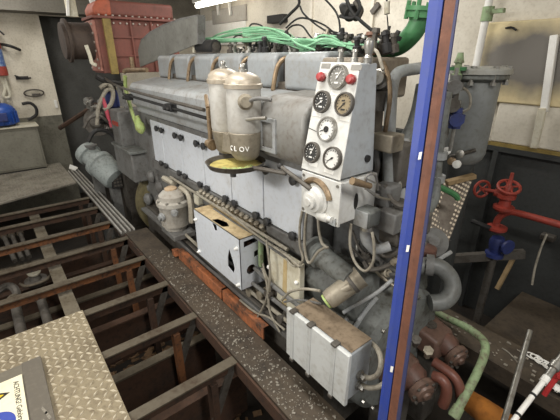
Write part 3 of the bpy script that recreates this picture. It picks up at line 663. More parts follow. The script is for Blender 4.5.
# tray
tr = thing('drip_tray', 'round shallow drip tray with yellow oil residue under the filter', 'tray', (-1.57, .93, 1.06))
TC = Vector((-1.545, .93, 1.082))
MB().lathe(TC, (0, 0, 1), [(0, .12), (.006, .138), (.028, .150), (.033, .154), (.033, .146), (.011, .133), (.009, .001)], 44).build('pan', M_dsteel, tr)
MB().cyl(TC+Vector((0, 0, .010)), TC+Vector((0, 0, .014)), .132, n=40).build('residue', M_yellow, tr)
for k in range(7):
    a = -1.2+k*.3; MB().ball(TC+Vector((.10*math.cos(a), .085*math.sin(a)-.01, .016)), random.uniform(.012, .022), (1, 1, .6), 10).build('residue_lump', M_lime, tr)
MB().cyl(TC+Vector((.02, -.03, -.04)), TC+Vector((.02, -.03, .004)), .016, n=12).build('drain', M_dgrey, tr)
MB().tube([TC+Vector((.14, .01, .025)), TC+Vector((.20, .04, .025)), TC+Vector((.30, .09, .02))], .011).build('arm', M_dsteel, tr)

# ---- damaged junction box
jb = thing('damaged_box', 'dented grey junction box with torn holes, rusty yellow top', 'junction box', (-1.97, 1.08, .22))
X0, X1, Y0, Y1, Z0, Z1 = -2.19, -1.60, .96, 1.125, .275, .63
b = MB(); holed(b, [(X0, Z0), (X1, Z0), (X1, Z1), (X0, Z1)], [[(-1.755, .375), (-1.69, .355), (-1.67, .40), (-1.69, .455), (-1.725, .515), (-1.75, .445)], [(-1.93, .62), (-1.87, .623), (-1.865, .585), (-1.90, .575)]], lambda u, v, w: (u, Y0+w, v), .004)
b.build('front_panel', M_door, jb)
b = MB(); holed(b, [(X0, Y0), (X1, Y0), (X1, Y1), (X0, Y1)], [[(-1.95, .97), (-1.81, .972), (-1.79, 1.01), (-1.86, 1.03), (-1.94, 1.01)]], lambda u, v, w: (u, v, Z1-w), .004)
b.build('top_panel', paint('stained_yellow', (206, 186, 146), (128, 96, 62), .7, 9, .5), jb)
b = MB(); holed(b, [(Y0, Z0), (Y1, Z0), (Y1, Z1), (Y0, Z1)], [ring2(1.035, .40, .033), [(.99, .565), (1.10, .58), (1.10, .61), (.99, .605)], [(1.06, .475), (1.105, .485), (1.105, .525), (1.06, .515)]], lambda u, v, w: (X1-w, u, v), .004)
b.build('side_panel', M_door, jb)
MB().box(X0, X0+.004, Y0+.004, Y1, Z0, Z1-.004).box(X0, X1, Y1, Y1+.004, Z0, Z1).box(X0, X1, Y0+.004, Y1, Z0, Z0+.004).build('back_shell', M_dgrey, jb)
MB().box(-2.1, -1.66, 1.06, 1.10, .33, .55).build('terminal_strip', M_rust, jb, bev=.01)
b = MB()
for x in (X0+.03, X1-.03):
    for z in (Z0+.03, Z1-.07): b.lathe((x, Y0, z), (0, -1, 0), [(0, .012), (.008, .012), (.018, .008), (.022, .004)], 10)
build_each(b, 'screw', M_white, jb)
MB().tube([at(262, 250, Y=1.12), at(263, 264, Y=1.09), at(266, 275, Y=1.05), at(270, 285, Y=1.04), at(269, 300, Y=1.04)], .006).build('wire', M_wire, jb)
MB().tube([(-1.575, 1.10, .63), (-1.57, 1.09, .54), (-1.57, 1.09, .42)], .018).build('green_rod', M_mint, jb)
# cover plate
cp = thing('cover_plate', 'cream stained upright cover plate right of the dented junction box', 'cover', (-1.32, 1.10, .25))
MB().box(-1.455, -1.195, 1.07, 1.11, .24, .605).build('plate', M_cream, cp, bev=.006)
MB().slab([(-1.34, 1.068, .26), (-1.30, 1.068, .26), (-1.295, 1.068, .59), (-1.325, 1.068, .59)], (0, .003, 0)).build('stain', paint('rust_stain', (196, 176, 132), (170, 140, 92), .7, 12, .6), cp)
build_each(MB().ball((-1.462, 1.07, .47), .014).ball((-1.21, 1.062, .50), .012), 'screw', M_white, cp)
# big box
bb = thing('grey_cabinet', 'light grey steel box with strapped lid, dusty brown top, by the blue post', 'junction box', (-.9, .98, .21))
MB().box(-1.075, -.70, .915, 1.06, .215, .485).build('body', M_pside, bb, bev=.01)
MB().box(-1.09, -.692, .897, .917, .208, .492).build('lid', paint('lid_grey', (200, 202, 200), (150, 144, 132), .45, 5, .45, lo=.5), bb, bev=.004)
MB().box(-1.07, -.705, .925, 1.055, .485, .489).build('dust_layer', paint('dust_brown', (128, 112, 92), (92, 78, 62), .8, 20, .8), bb)
for x in (-1.045, -.925, -.775):
    s_ = MB().box(x-.011, x+.011, .8925, .898, .206, .494).build('strap', paint('strap_grey', (190, 192, 190), (140, 134, 124), .5, 8, .45), bb, bev=.002)
    b = MB().box(x-.014, x+.014, .888, .925, .488, .502).box(x-.012, x+.012, .888, .915, .192, .21); build_each(b, 'clip', M_dsteel, s_, .003)
for z in (.275, .335):
    MB().lathe((-.70, .985, z), (1, 0, 0), [(0, .022), (.012, .022), (.014, .016), (.035, .016)], 6).build('cable_gland', M_steel, bb)
MB().box(-1.0, -.8, 1.055, 1.16, .26, .30).build('mounting_bracket', M_dsteel, bb)
for z, lab, pts in ((.335, 'upper of two thick grey cables looping from the strapped box', [(362, 376, .99), (370, 378, .99), (378, 374, 1.0), (381, 362, 1.02), (378, 350, 1.05), (371, 343, 1.08), (362, 340, 1.12)]),
                    (.275, 'lower of two thick grey cables looping from the strapped box', [(361, 385, .99), (370, 388, .99), (380, 386, 1.0), (388, 378, 1.03), (391, 362, 1.08), (388, 348, 1.12)])):
    tag(MB().tube([(-.665, .985, z)]+[at(x, y, Y=yy) for x, y, yy in pts], .011, 10).build('conduit_cable', M_wire), lab, 'cable')

# ---- starter motor
st = thing('starter_motor', 'bronze-grey starter motor with a blunt end cap beside the strapped box', 'motor', (-1.0, 1.1, .5))
e0 = at(327, 301, Y=1.0); e1 = at(361, 276, Y=1.14); dd = (e1-e0).normalized()
MB().lathe(e0, dd, [(0, .030), (.006, .042), (.03, .046), (.12, .047), ((e1-e0).length, .052)], 26).build('body', M_bronze, st)
MB().lathe(e0-dd*.010, dd, [(0, .012), (.002, .034), (.012, .036)], 20).build('end_cap', M_lime, st)
MB().lathe(e0+dd*.13, dd, [(0, .050), (.012, .052), (.018, .049)], 26).build('band', M_dsteel, st)
f0 = at(315, 251, Y=1.16); f1 = at(352, 280, Y=1.10); d2 = (f1-f0).normalized()
MB().lathe(f0, d2, [(0, .085), (.02, .085), (.024, .06), (.05, .06), (.055, .07), (.075, .07), (.08, .055), ((f1-f0).length, .048)], 26).build('drive_housing', M_ggrey, st)
MB().cyl(e0+Vector((.03, .03, .05)), e0+Vector((.07, .07, .09)), .02, n=12).build('solenoid_stud', M_bronze, st)
MB().tube([at(282, 300, Y=.98), at(290, 292, Y=.98), at(305, 289, Y=.98), at(320, 291, Y=1.0)], .007).build('cable', M_wire, st)
MB().tube([at(284, 302, Y=1.0), at(300, 300, Y=1.02), at(322, 304, Y=1.03)], .006).build('cable', M_dgrey, st)
tag(MB().tube([at(343, 313, Y=1.08), at(352, 307, Y=1.12), at(375, 294, Y=1.16), at(392, 280, Y=1.2)], .009).build('linkage_rod', M_grey), 'thin grey rod running up to the right behind the starter motor', 'rod')

# ---- grey pump at the far lower side
pu = thing('feed_pump', 'dusty grey upright pump at the engine side left of the dented box', 'pump', (-2.75, 1.03, .28))
c = Vector((-2.72, 1.02, .27))
MB().lathe(c, (0, 0, 1), [(0, .09), (.03, .09), (.04, .115), (.20, .12), (.22, .135), (.25, .135), (.26, .11), (.30, .11), (.33, .08), (.34, .03)], 26).build('body', paint('pump_dusty', (178, 174, 165), (130, 118, 104), .7, 8, .6), pu)
b = MB()
for k in range(8):
    a = 2*PI*k/8; b.bolt(c+Vector((.122*math.cos(a), .122*math.sin(a), .25)), (0, 0, 1), .012, .014)
build_each(b, 'bolt', M_steel, pu)
b = MB().lathe(c+Vector((.03, -.11, .14)), (.2, -1, 0), [(0, .035), (.02, .035), (.025, .02), (.04, .02)], 12).lathe(c+Vector((.11, -.04, .19)), (1, -.4, 0), [(0, .03), (.03, .03), (.035, .018), (.06, .018)], 12); build_each(b, 'port', M_grey, pu)
MB().lathe(c+Vector((-.02, 0, .33)), (0, 0, 1), [(0, .05), (.02, .05), (.03, .03)], 16).build('cap', paint('cap_tan', (196, 172, 142), (140, 112, 84), .6, 9, .6), pu)
MB().box(c.x-.12, c.x+.16, c.y-.09, c.y+.1, c.z-.05, c.z+.0).build('foot', M_dgrey, pu, bev=.008)
for j, (pts, lab) in enumerate((([(181, 188), (188, 193), (191, 205), (192, 222)], 'cream curved bracket between the upright pump and the dented box'), ([(164, 178), (171, 182), (174, 184)], 'short cream bracket above the upright pump'))):
    tag(MB().tube([at(x, y, Y=1.09) for x, y in pts], .026, 6).build('bracket', paint('bracket_cream', (178, 172, 156), (128, 112, 92), .6, 8, .6)), lab, 'bracket')
p = at(199, 197, Y=1.12); tag(MB().box(p.x-.04, p.x+.04, 1.09, 1.14, p.z-.06, p.z+.04).build('terminal_cap', M_cream, bev=.012), 'small cream cap above the left end of the dented box', 'cap')

# ================================================================== FAR END
ex = thing('exhaust_trunk', 'oxide red bolted exhaust trunk with an orange shoulder at the far end', 'exhaust trunk', (-4.5, 1.45, 1.45))
MB().box(-4.72, -4.32, 1.06, 1.92, 1.45, 1.97).build('casing', M_redbox, ex, bev=.006)
MB().box(-4.70, -4.33, 1.035, 1.062, 1.47, 1.95).build('side_flange', M_redlt, ex, bev=.004)
MB().box(-4.33, -4.285, 1.125, 1.20, 1.44, 1.97).build('ochre_strip', M_gold, ex, bev=.004)
b = MB()
for y in (1.40, 1.62, 1.84): b.box(-4.322, -4.30, y-.008, y+.008, 1.45, 1.96)
for z in (1.62, 1.80): b.box(-4.322, -4.305, 1.2, 1.92, z-.008, z+.008)
build_each(b, 'stiffener', M_redbox, ex)
MB().box(-4.75, -4.28, 1.03, 1.95, 1.965, 1.99).build('top_flange', M_redbox, ex, bev=.003)
MB().prism([(1.07, 1.99), (1.07, 2.06), (1.10, 2.11), (1.17, 2.14), (1.9, 2.14), (1.9, 1.99)], 'x', -4.70, -4.33).build('upper_casing', M_redbox, ex, bev=.03, seg=3)
MB().prism([(1.06, 1.992), (1.06, 2.06), (1.10, 2.12), (1.16, 2.147), (1.24, 2.147), (1.24, 1.992)], 'x', -4.69, -4.32).build('orange_shoulder', M_orange, ex, bev=.03, seg=3)
b = MB()
for k in range(13):
    y = 1.10+k*.066
    b.bolt((-4.30, y, 1.99), (0, 0, 1), .011, .014); 
    if k > 1: b.bolt((-4.318, y, 1.93), (1, 0, 0), .010, .012)
for k in range(6):
    for x in (-4.66, -4.37): b.bolt((x, 1.036, 1.50+k*.083), (0, -1, 0), .012, .014)
build_each(b, 'bolt', paint('bolt_pale', (170, 160, 150), (120, 100, 88), .6, 20, .5), ex)
MB().lathe((-4.55, 1.05, 1.76), (0, -1, 0), [(-.02, .19), (.06, .175), (.22, .175), (.225, .205), (.25, .205), (.252, .175), (.28, .17)], 40).build('inlet_pipe', M_pipeb, ex)
MB().tube([at(86, 45, X=-4.25), at(90, 56, X=-4.25), at(92, 63, X=-4.25), at(96, 65, X=-4.22)], .018).build('drain_pipe', M_cream, ex)
MB().cyl(at(131, 57, X=-4.2), at(133, 70, X=-4.2), .022, n=12).build('gauge_stub', M_brass, ex)
tag(MB().tube([at(124, 72, X=-4.0), at(128, 70, X=-3.95), at(147, 70, X=-3.7)], .022).build('bronze_pipe', M_brass), 'short bronze pipe running level under the grey hood', 'pipe')
# hood
hd = thing('metal_hood', 'dark grey curved sheet metal hood over the far end of the engine', 'hood', (-3.6, 1.35, 1.6))
loop = [at(x, y, Y=1.32) for x, y in ((140, 67), (138, 52), (141, 41), (150, 33), (163, 26), (180, 20), (197, 16.5), (197, 44), (182, 50), (165, 57))]
MB().slab(loop, (0, .012, 0)).build('front_sheet', paint('hood_grey', (118, 118, 112), (84, 82, 76), .7, 4, .55), hd, bev=.003)
top = loop[1:7]
b = MB()
for a, c in zip(top, top[1:]):
    b.hull([a, c, c+Vector((0, 0, .012)), a+Vector((0, 0, .012))], [a+Vector((0, .06, 0)), c+Vector((0, .06, 0)), c+Vector((0, .06, .012)), a+Vector((0, .06, .012))])
b.build('top_sheet', M_dgrey, hd)
MB().hull([loop[6], loop[7], loop[7]+Vector((.012, 0, 0)), loop[6]+Vector((.012, 0, 0))], [p+Vector((0, .06, 0)) for p in (loop[6], loop[7], loop[7]+Vector((.012, 0, 0)), loop[6]+Vector((.012, 0, 0)))]).build('end_sheet', M_dgrey, hd)
# twin grey cooler
tc = thing('sea_strainer', 'blue-grey twin cylinder strainer lying low beside the far engine end', 'strainer', (-4.75, .9, 0))
a0 = at(84, 150, X=-5.0); a1 = at(101, 164, X=-4.75); a2 = at(118, 180, X=-4.5); d = (a2-a0).normalized(); L = (a2-a0).length
MB().lathe(a0, d, [(0, .10), (.03, .14), (.06, .145), (.12, .145), (.13, .12), (L*.40, .12), (L*.42, .17), (L*.52, .175), (L*.55, .16), (L*.9, .16), (L*.97, .14), (L, .08)], 32).build('body', paint('strainer_blue_grey', (156, 164, 162), (96, 96, 90), .7, 5, .45), tc)
b = MB(); c = a2+Vector((-.02, -.08, .07)); 
for i in range(3):
    for j in range(4): b.box(c.x+.05+.0*i, c.x+.055, c.y+.02+i*.035, c.y+.045+i*.035, c.z-.14+j*.04, c.z-.115+j*.04)
MB().box(c.x+.0, c.x+.05, c.y, c.y+.12, c.z-.16, c.z+.03).build('grille_plate', M_black, tc)
b.build('grille', M_dsteel, tc)
for f in (.2, .75): 
    q = a0+(a2-a0)*f; MB().box(q.x-.05, q.x+.05, q.y-.03, q.y+.08, -.72, q.z-.05).build('leg', M_dgrey, tc, bev=.004)
MB().lathe(a0+(a2-a0)*.28+Vector((0, 0, .08)), (0, 0, 1), [(0, .05), (.06, .05), (.065, .07), (.09, .07)], 18).build('inlet_flange', M_dgrey, tc)
# tangle of hoses at the far end
for i, (pts, r, m, lab) in enumerate((
    ([(100, 88), (108, 84), (113, 92), (111, 104), (104, 110)], .022, M_wire, 'pale grey hose curling beside the blue canister'),
    ([(97, 125), (98, 110), (102, 98), (107, 90), (112, 90)], .02, M_wire, 'pale hose rising to the foot of the red trunk'),
    ([(102, 97), (105, 105), (108, 116), (112, 127)], .020, paint('hose_pink', (190, 80, 96), (140, 64, 72), .5, 16, .45), 'pinkish red hose hanging at the far engine end'),
    ([(118, 130), (122, 110), (120, 95), (117, 85)], .02, M_wire, 'light hose beside the blue canister on its right'),
    ([(125, 76), (126, 90), (130, 105), (134, 118), (139, 130)], .022, M_lime, 'yellow green pipe dropping past the manifold end'),
    ([(88, 142), (94, 132), (104, 130), (113, 136), (118, 145)], .022, M_black, 'black hose arching over the blue-grey strainer'),
    ([(84, 128), (90, 118), (100, 116), (108, 122)], .016, M_dsteel, 'dark thin pipe arching left of the pinkish hose'),
    ([(96, 76), (103, 80), (112, 82), (125, 84)], .028, M_black, 'black pipe level with the manifold top at the far end'))):
    tag(MB().tube([(at(x, y, Y=1.06) if 'yellow' in lab else at(x, y, X=-4.3)) for x, y in pts], r*(.75 if 'yellow' in lab else 1)).build('hose', m), lab, 'hose')
bc = thing('blue_canister', 'dark blue upright filter canister among hoses at the far engine end', 'filter', at(116, 108, X=-4.4))
c = at(114, 108, X=-4.4); MB().lathe(c, (0, 0, 1), [(0, .05), (.02, .07), (.18, .07), (.2, .04)], 20).build('canister', M_vblue, bc)
MB().lathe(c+Vector((0, 0, .2)), (0, 0, 1), [(0, .075), (.03, .075), (.035, .03), (.06, .03)], 18).build('head', M_dsteel, bc)
yb = thing('yellow_bulb', 'yellowish green bulb shaped cap below the manifold end', 'cap', at(141, 130, Y=1.06))
MB().lathe(at(137, 116, Y=1.06), at(142, 134, Y=1.06)-at(137, 116, Y=1.06), [(0, .018), (.05, .026), (.08, .042), (.12, .044), (.15, .028), (.165, .01)], 16).build('bulb', M_lime, yb)
am = thing('ancillary_pump', 'dark grey round ancillary pump with wires left of the gear case', 'pump', (-4.6, 1.05, .4))
c = at(100, 122, X=-4.62); MB().lathe(c, (.8, -.5, .2), [(-.15, .10), (0, .12), (.02, .16), (.06, .16), (.07, .10), (.12, .06)], 24).build('body', M_dsteel, am)
MB().lathe(c+Vector((.1, .1, .1)), (.3, -.2, 1), [(-.1, .06), (.1, .06), (.12, .09), (.16, .09), (.17, .03)], 16).build('head', M_dgrey, am)
MB().box(c.x+.05, c.x+.25, c.y+.1, c.y+.28, -.7, c.z-.05).build('pedestal', M_dsteel, am)
for k in range(7):
    q = at(92+k*5, 100+((k*37) % 30), X=-4.45); MB().lathe(q, (random.uniform(-.5, 1), -1, random.uniform(-.5, .5)), [(0, .035), (.04, .035), (.045, .05), (.07, .05), (.075, .02), (.1, .02)], 10).build('fitting', random.choice((M_dsteel, M_dgrey, M_steel, M_black)), am)
tag(MB().tube([at(60, 128, X=-5.6), at(80, 115, X=-5.2), at(96, 105, X=-4.7)], .03).build('rusty_pipe', M_rust), 'rusty dark pipe rising from the doorway to the engine', 'pipe')

# ================================================================== LEFT WALL
cb = thing('wall_cabinet', 'low grey steel cabinet standing by the left wall', 'cabinet', (-6.78, .22, 0))
MB().box(-6.98, -6.60, -.15, .53, .02, .655).build('body', paint('cabinet_grey', (126, 124, 112), (88, 82, 72), .6, 3, .5), cb, bev=.008)
MB().box(-6.602, -6.59, -.12, .50, .05, .60).build('door', paint('cabinet_door', (132, 130, 118), (92, 86, 76), .6, 3, .5), cb, bev=.004)
MB().box(-6.99, -6.57, -.17, .55, .652, .672).build('top', M_cream, cb, bev=.003)
MB().box(-6.98, -6.62, -.14, .52, 0, .022).build('plinth', M_black, cb)
bm_ = thing('blue_pump', 'bright blue domed electric pump on top of the grey cabinet', 'pump', (-6.78, .12, .672))
MB().lathe((-6.78, .13, .70), (0, 0, 1), [(0, .17), (.03, .19), (.16, .20), (.20, .20), (.25, .17), (.29, .10), (.30, .04)], 30).build('body', M_mblue, bm_)
MB().cyl((-6.78, .13, .672), (-6.78, .13, .70), .15).build('base', M_black, bm_)
b = MB()
for k in range(18):
    a = 2*PI*k/18; q = Vector((-6.78+.20*math.cos(a), .13+.20*math.sin(a), 0)); b.beam(q+Vector((0, 0, .72)), q+Vector((0, 0, .88)), .012, .022, (math.cos(a), math.sin(a), 0))
b.build('cooling_fins', M_mblue, bm_)
MB().box(-6.60, -6.54, .06, .2, .76, .88).build('terminal_box', M_vblue, bm_, bev=.01)
MB().lathe((-6.78, .13, .99), (0, 0, 1), [(0, .05), (.05, .05), (.06, .025), (.16, .02)], 14).build('outlet', M_steel, bm_)
fe = thing('extinguisher', 'small red-and-blue bottle hung on the left wall', 'bottle', (-6.9, .1, 1.3))
c = at(2, 76, X=-6.88)
MB().lathe(c, (0, 0, 1), [(0, .07), (.01, .085), (.13, .085)], 24).build('red_base', M_red, fe)
MB().lathe(c, (0, 0, 1), [(.131, .084), (.36, .084)], 24).build('label_band', paint('label_bluewhite', (150, 170, 190), (70, 96, 150), .9, 9, .4, lo=.4, hi=.55), fe)
MB().lathe(c, (0, 0, 1), [(.361, .085), (.48, .085), (.53, .06), (.55, .025), (.60, .025)], 24).build('shoulder', M_red, fe)
MB().box(c.x-.03, c.x+.05, c.y-.02, c.y+.02, c.z+.6, c.z+.63).tube([c+Vector((0, .02, .61)), c+Vector((.02, .10, .60)), c+Vector((.03, .16, .54))], .012).build('handle', M_black, fe)
MB().box(-7.0, c.x-.07, c.y-.05, c.y+.05, c.z+.2, c.z+.24).build('wall_clip', M_black, fe)
for pts, r, m, lab in (([(2, 78), (5, 88), (4, 97), (10, 96), (7, 86), (5, 78)], .02, M_cream, 'cream cables hanging between the wall bottle and blue pump'), ([(22, 104), (30, 103), (36, 108), (36, 115), (28, 120)], .022, M_black, 'black hose looping right of the blue pump'),):
    tag(MB().tube([at(x, y, X=-6.9) for x, y in pts], r).build('hose', m), lab, 'hose')
q = at(23, 78, X=-6.985); tag(MB().box(-7.0, -6.96, q.y-.09, q.y+.07, q.z-.02, q.z+.025).tube([q+Vector((.03, -.1, .04)), q+Vector((.06, 0, 0)), q+Vector((.04, .1, 0))], .012).build('wall_hook', M_black, bev=.006), 'black hook on the beige left wall above the wire loop', 'hook')
c = at(34, 93, X=-6.97); tag(MB().tube([c+Vector((.012*(k % 2), .13*math.cos(k*2*PI/10), .05*math.sin(k*2*PI/10))) for k in range(20)], .01, 6).box(-7.0, -6.95, c.y-.03, c.y+.08, c.z-.05, c.z-.01).build('wire_loop', M_dsteel), 'loop of dark wire on the beige left wall', 'wire')
q = at(56, 104, X=-6.98); tag(MB().box(-7.0, -6.97, q.y-.02, q.y+.02, q.z-.06, q.z+.06).build('wall_switch', M_white, bev=.004), 'small white switch by the dark doorway edge', 'switch')
tag(MB().tube([at(0, 44, X=-6.95), at(10, 46, X=-6.85), at(20, 50, X=-6.95)], .02).build('wall_bar', M_black), 'dark bar on the left wall above the wall bottle', 'bar')
pl = thing('hanging_bracket', 'pale upright hanger strip at the top left under the beam', 'hanger', at(72, 10, X=-6.2))
MB().beam(at(68, -8, X=-6.0), at(73, 17, X=-6.0), .13, .05, (1, 0, 0)).build('strip', M_cream, pl, bev=.006)
MB().beam(at(67, -8, X=-5.98), at(68, 16, X=-5.98), .03, .06, (1, 0, 0)).build('edge', M_white, pl)
tag(MB().beam(at(90, -6, X=-5.8), at(94, 6, X=-5.8), .07, .05, (1, 0, 0)).build('hanging_bracket', M_white, bev=.006), 'short pale hanger strip above the red exhaust trunk', 'hanger')

# ================================================================== TOP OF THE ENGINE
sm = thing('actuator', 'black cylindrical actuator lying on the rocker covers', 'actuator', (-2.6, 1.45, 1.64))
c0 = at(199, 47, Y=1.40); c1 = at(216, 46.5, Y=1.40); d = (c1-c0).normalized(); L = (c1-c0).length
MB().lathe(c0, d, [(0, .03), (.01, .045), (L-.02, .048), (L, .044)], 24).build('body', M_black, sm)
MB().lathe(c1, d, [(0, .03), (.006, .03), (.008, .02)], 18).build('end_disc', M_dsteel, sm)
MB().box(c0.x, c1.x, c0.y-.03, c0.y+.03, 1.63, c0.z-.02).build('cradle', M_dsteel, sm)
MB().cyl(at(194, 52, Y=1.36), at(194.5, 41, Y=1.36), .012, n=10).build('stud', M_cream, sm)
G = 'green cables draped over the engine top'
gl = 'long thin green cable draped in the bundle over the rocker covers'
for k in range(22):
    w = lambda s_: random.uniform(-s_, s_)
    dy = random.uniform(1.40, 1.66); up = random.uniform(-2, 13); lo = random.uniform(38, 43)
    pts = [(203+random.uniform(0, 9), lo+w(1)), (220, lo-up*.45+w(1)), (243, lo-up*.9+w(1)), (266, lo-up+w(2)), (286, lo+1-up*.5+w(3)), (303, 44+w(5)), (325+w(8), 43+w(8)), (345+random.uniform(0, 38), 46+w(5))]
    if k % 3 == 0: pts = pts[2:]
    elif k % 3 == 1: pts = pts[:5]+[(300+w(8), 47+w(4)), (312+w(8), 50)]
    tag(MB().tube([at(x, min(y, 51), Y=dy+.02*math.sin(i)) for i, (x, y) in enumerate(pts)], .0048, 6).build('green_cable', M_cable), gl, 'cable', G)
for k, (pts, lab) in enumerate((([(284, 34), (292, 26), (302, 26), (310, 36), (318, 44)], 'dark thin cable arching left over the green bundle'), ([(286, 28), (300, 18), (322, 24), (338, 36), (352, 46)], 'dark thin cable arching widest over the green bundle'), ([(280, 24), (290, 14), (299, 4), (297, -6)], 'black cable rising to the ceiling left of the hoist hose'),
                  ([(300, 6), (304, 14), (318, 26), (336, 36), (358, 45)], 'black cable slanting down across the white wall'), ([(322, -4), (336, 12), (340, 28), (338, 40)], 'black cable hanging straight down at the middle of the wall'),
                  ([(345, -5), (352, 12), (362, 22), (374, 32), (384, 40)], 'thick black hose slanting down to the green pipe'), ([(356, -4), (360, 8), (353, 18), (340, 16)], 'black looped hose at the top edge'), ([(390, 26), (388, 34), (386, 42)], 'short dark cable beside the green pipe bend'), ([(391, 44), (398, 36), (408, 33)], 'short black cable behind the green pipe bend'), ([(248, 30), (252, 24), (262, 26), (268, 36), (270, 46)], 'dark cable looping under the black box on the wall'), ([(290, 46), (294, 38), (306, 40), (316, 47)], 'dark short cable arching low over the fourth rocker cover'), ([(326, 30), (340, 34), (352, 42), (362, 52)], 'dark cable running to the rusty valve'), ([(228, 46), (236, 36), (246, 38), (252, 48)], 'dark cable arching over the green cables at the left'))):
    tag(MB().tube([at(x, y, Y=1.75) for x, y in pts], .010 if 'hose' in lab else .006, 6).build('black_cable', M_black), lab, 'cable')
tag(MB().tube([at(357, 50, Y=1.5), at(365, 47, Y=1.4), at(375, 50, Y=1.3), at(379, 56, Y=1.25), at(383, 70, Y=1.24)], .007).build('grey_tube', M_wire), 'pale tube curving over the top right of the gauge panel', 'tube')
hs = thing('hose_coupling', 'black hose coupling clamp hanging at the top middle', 'coupling', at(352, 16, Y=1.8))
MB().lathe(at(342, 6, Y=1.8), at(366, 26, Y=1.75)-at(342, 6, Y=1.8), [(0, .02), (.04, .035), (.08, .035), (.085, .045), (.11, .045), (.115, .025), (.17, .018)], 16).build('sleeve', M_black, hs)
MB().tube([at(355, 2, Y=1.8), at(361, 10, Y=1.8), at(358, 18, Y=1.78)], .016).build('clip', M_dsteel, hs)
# green pipe
gpz = thing('green_pipe', 'thick dark green elbow pipe rising behind the gauge panel', 'pipe', at(390, 46, Y=1.7))
MB().tube([at(340, 50, Y=1.74), at(365, 50.5, Y=1.73), at(385, 49, Y=1.70), at(400, 45, Y=1.68), at(412, 34, Y=1.66), at(418, 24, Y=1.66), at(421, 16, Y=1.66)], .046, 18).build('pipe', M_green, gpz)
f = at(421.5, 15, Y=1.66); u = (at(423, 8, Y=1.66)-f).normalized()
MB().lathe(f, u, [(-.012, .066), (.014, .066), (.016, .076), (.034, .076)], 26).build('flange', M_green, gpz)
b = MB()
o = u.orthogonal().normalized(); o2 = u.cross(o)
for k in range(6): b.cyl(f+(o*math.cos(k*PI/3)+o2*math.sin(k*PI/3))*.066-u*.02, f+(o*math.cos(k*PI/3)+o2*math.sin(k*PI/3))*.066+u*.055, .010, n=6)
build_each(b, 'flange_bolt', M_green, gpz)
# brown-grey clutter where the green pipe meets the engine
uv = thing('relief_valve', 'rusty brown valve with steel knob where the green pipe meets the engine', 'valve', at(372, 48, Y=1.6))
MB().lathe(at(371, 55, Y=1.5), (0, 0, 1), [(0, .035), (.03, .035), (.035, .022), (.08, .022), (.085, .035), (.10, .03)], 12).build('body', paint('valve_rusty', (120, 84, 66), (80, 60, 48), .8, 16, .6), uv)
MB().lathe(at(384, 52, Y=1.55), (.4, -.5, 1), [(0, .03), (.05, .03), (.055, .018), (.1, .018)], 12).build('port', M_dsteel, uv)

# ================================================================== BACK WALL
lp = thing('ceiling_lamp', 'bright fluorescent lamp at the very top left of centre', 'lamp', at(216, 0, Y=3.1))
q = at(216, 1.5, Y=2.95)
MB().box(q.x-.62, q.x+.62, q.y-.07, q.y+.07, q.z+.035, q.z+.10).build('body', M_white, lp, bev=.006)
MB().cyl((q.x-.60, q.y, q.z), (q.x+.60, q.y, q.z), .034, n=14).build('tube', M_glow, lp)
b = MB()
for dx in (-.3, .3): b.box(q.x+dx-.008, q.x+dx+.008, q.y-.008, q.y+.008, q.z+.1, 2.75)
build_each(b, 'hanger', M_white, lp)
for j, (lx, ly) in enumerate(((-1.5, .5), (-3.0, 2.45), (.9, .5), (-5.6, .4))):
    t = thing('ceiling_lamp', 'ceiling lamp fixture out of view above', 'lamp', (lx, ly, 2.7), 'lamps out of view')
    MB().box(lx-.6, lx+.6, ly-.09, ly+.09, 2.70, 2.75).build('body', M_white, t)
def wallbox(name, x0, y0, x1, y1, m, lab, cat, d=.05, Y=3.4):
    a = at(x0, y1, Y=Y); c = at(x1, y0, Y=Y)
    return tag(MB().box(a.x, c.x, Y-d, Y, a.z, c.z).build(name, m, bev=.006), lab, cat)
wallbox('grey_wall_board', 214, 4, 247, 25, paint('board_wall_grey', (170, 166, 158), (140, 134, 124), .5, 3, .6), 'grey board on the white wall under the bright lamp', 'board', .03)
wallbox('white_wall_board', 206, 15, 246, 46, M_white, 'white board on the back wall behind the black actuator', 'board', .02)
for x, lab in ((217, 'left'), (229, 'right')):
    tag(MB().beam(at(x, 2, Y=3.34), at(x+1.5, 15, Y=3.34), .035, .03).build('wall_bracket', M_white), 'white bracket strip below the bright lamp, %s of two' % lab, 'bracket')
wallbox('black_control_box', 272, 14, 288, 24, M_black, 'black box on the white wall above the green cables', 'box', .09)
for x, lab in ((312, 'left of the hanging hose'), (372, 'right of the hanging hose')):
    a = at(x, 30, Y=3.4); tag(MB().box(a.x-.02, a.x+.02, 3.37, 3.4, .9, 2.75).build('wall_batten', M_wall), 'vertical seam batten on the white back wall ' + lab, 'batten')
pp = thing('hanging_pull', 'thin dark cord with a pale grip hanging by the green elbow', 'cord', at(387, 10, Y=2.2))
MB().tube([at(386, -8, Y=2.2), at(387, 2, Y=2.2)], .006).tube([at(387, 14, Y=2.2), at(388, 30, Y=2.2), at(386, 42, Y=2.2)], .004).build('cord', M_black, pp)
MB().cyl(at(387, 2, Y=2.2), at(387, 14, Y=2.2), .018, n=12).build('grip', M_cream, pp)
tag(MB().beam(at(372, 13, Y=3.375), at(379, 4, Y=3.375), .04, .05).build('dark_clip', M_dsteel), 'dark slanted clip on the white wall at the top', 'clip')
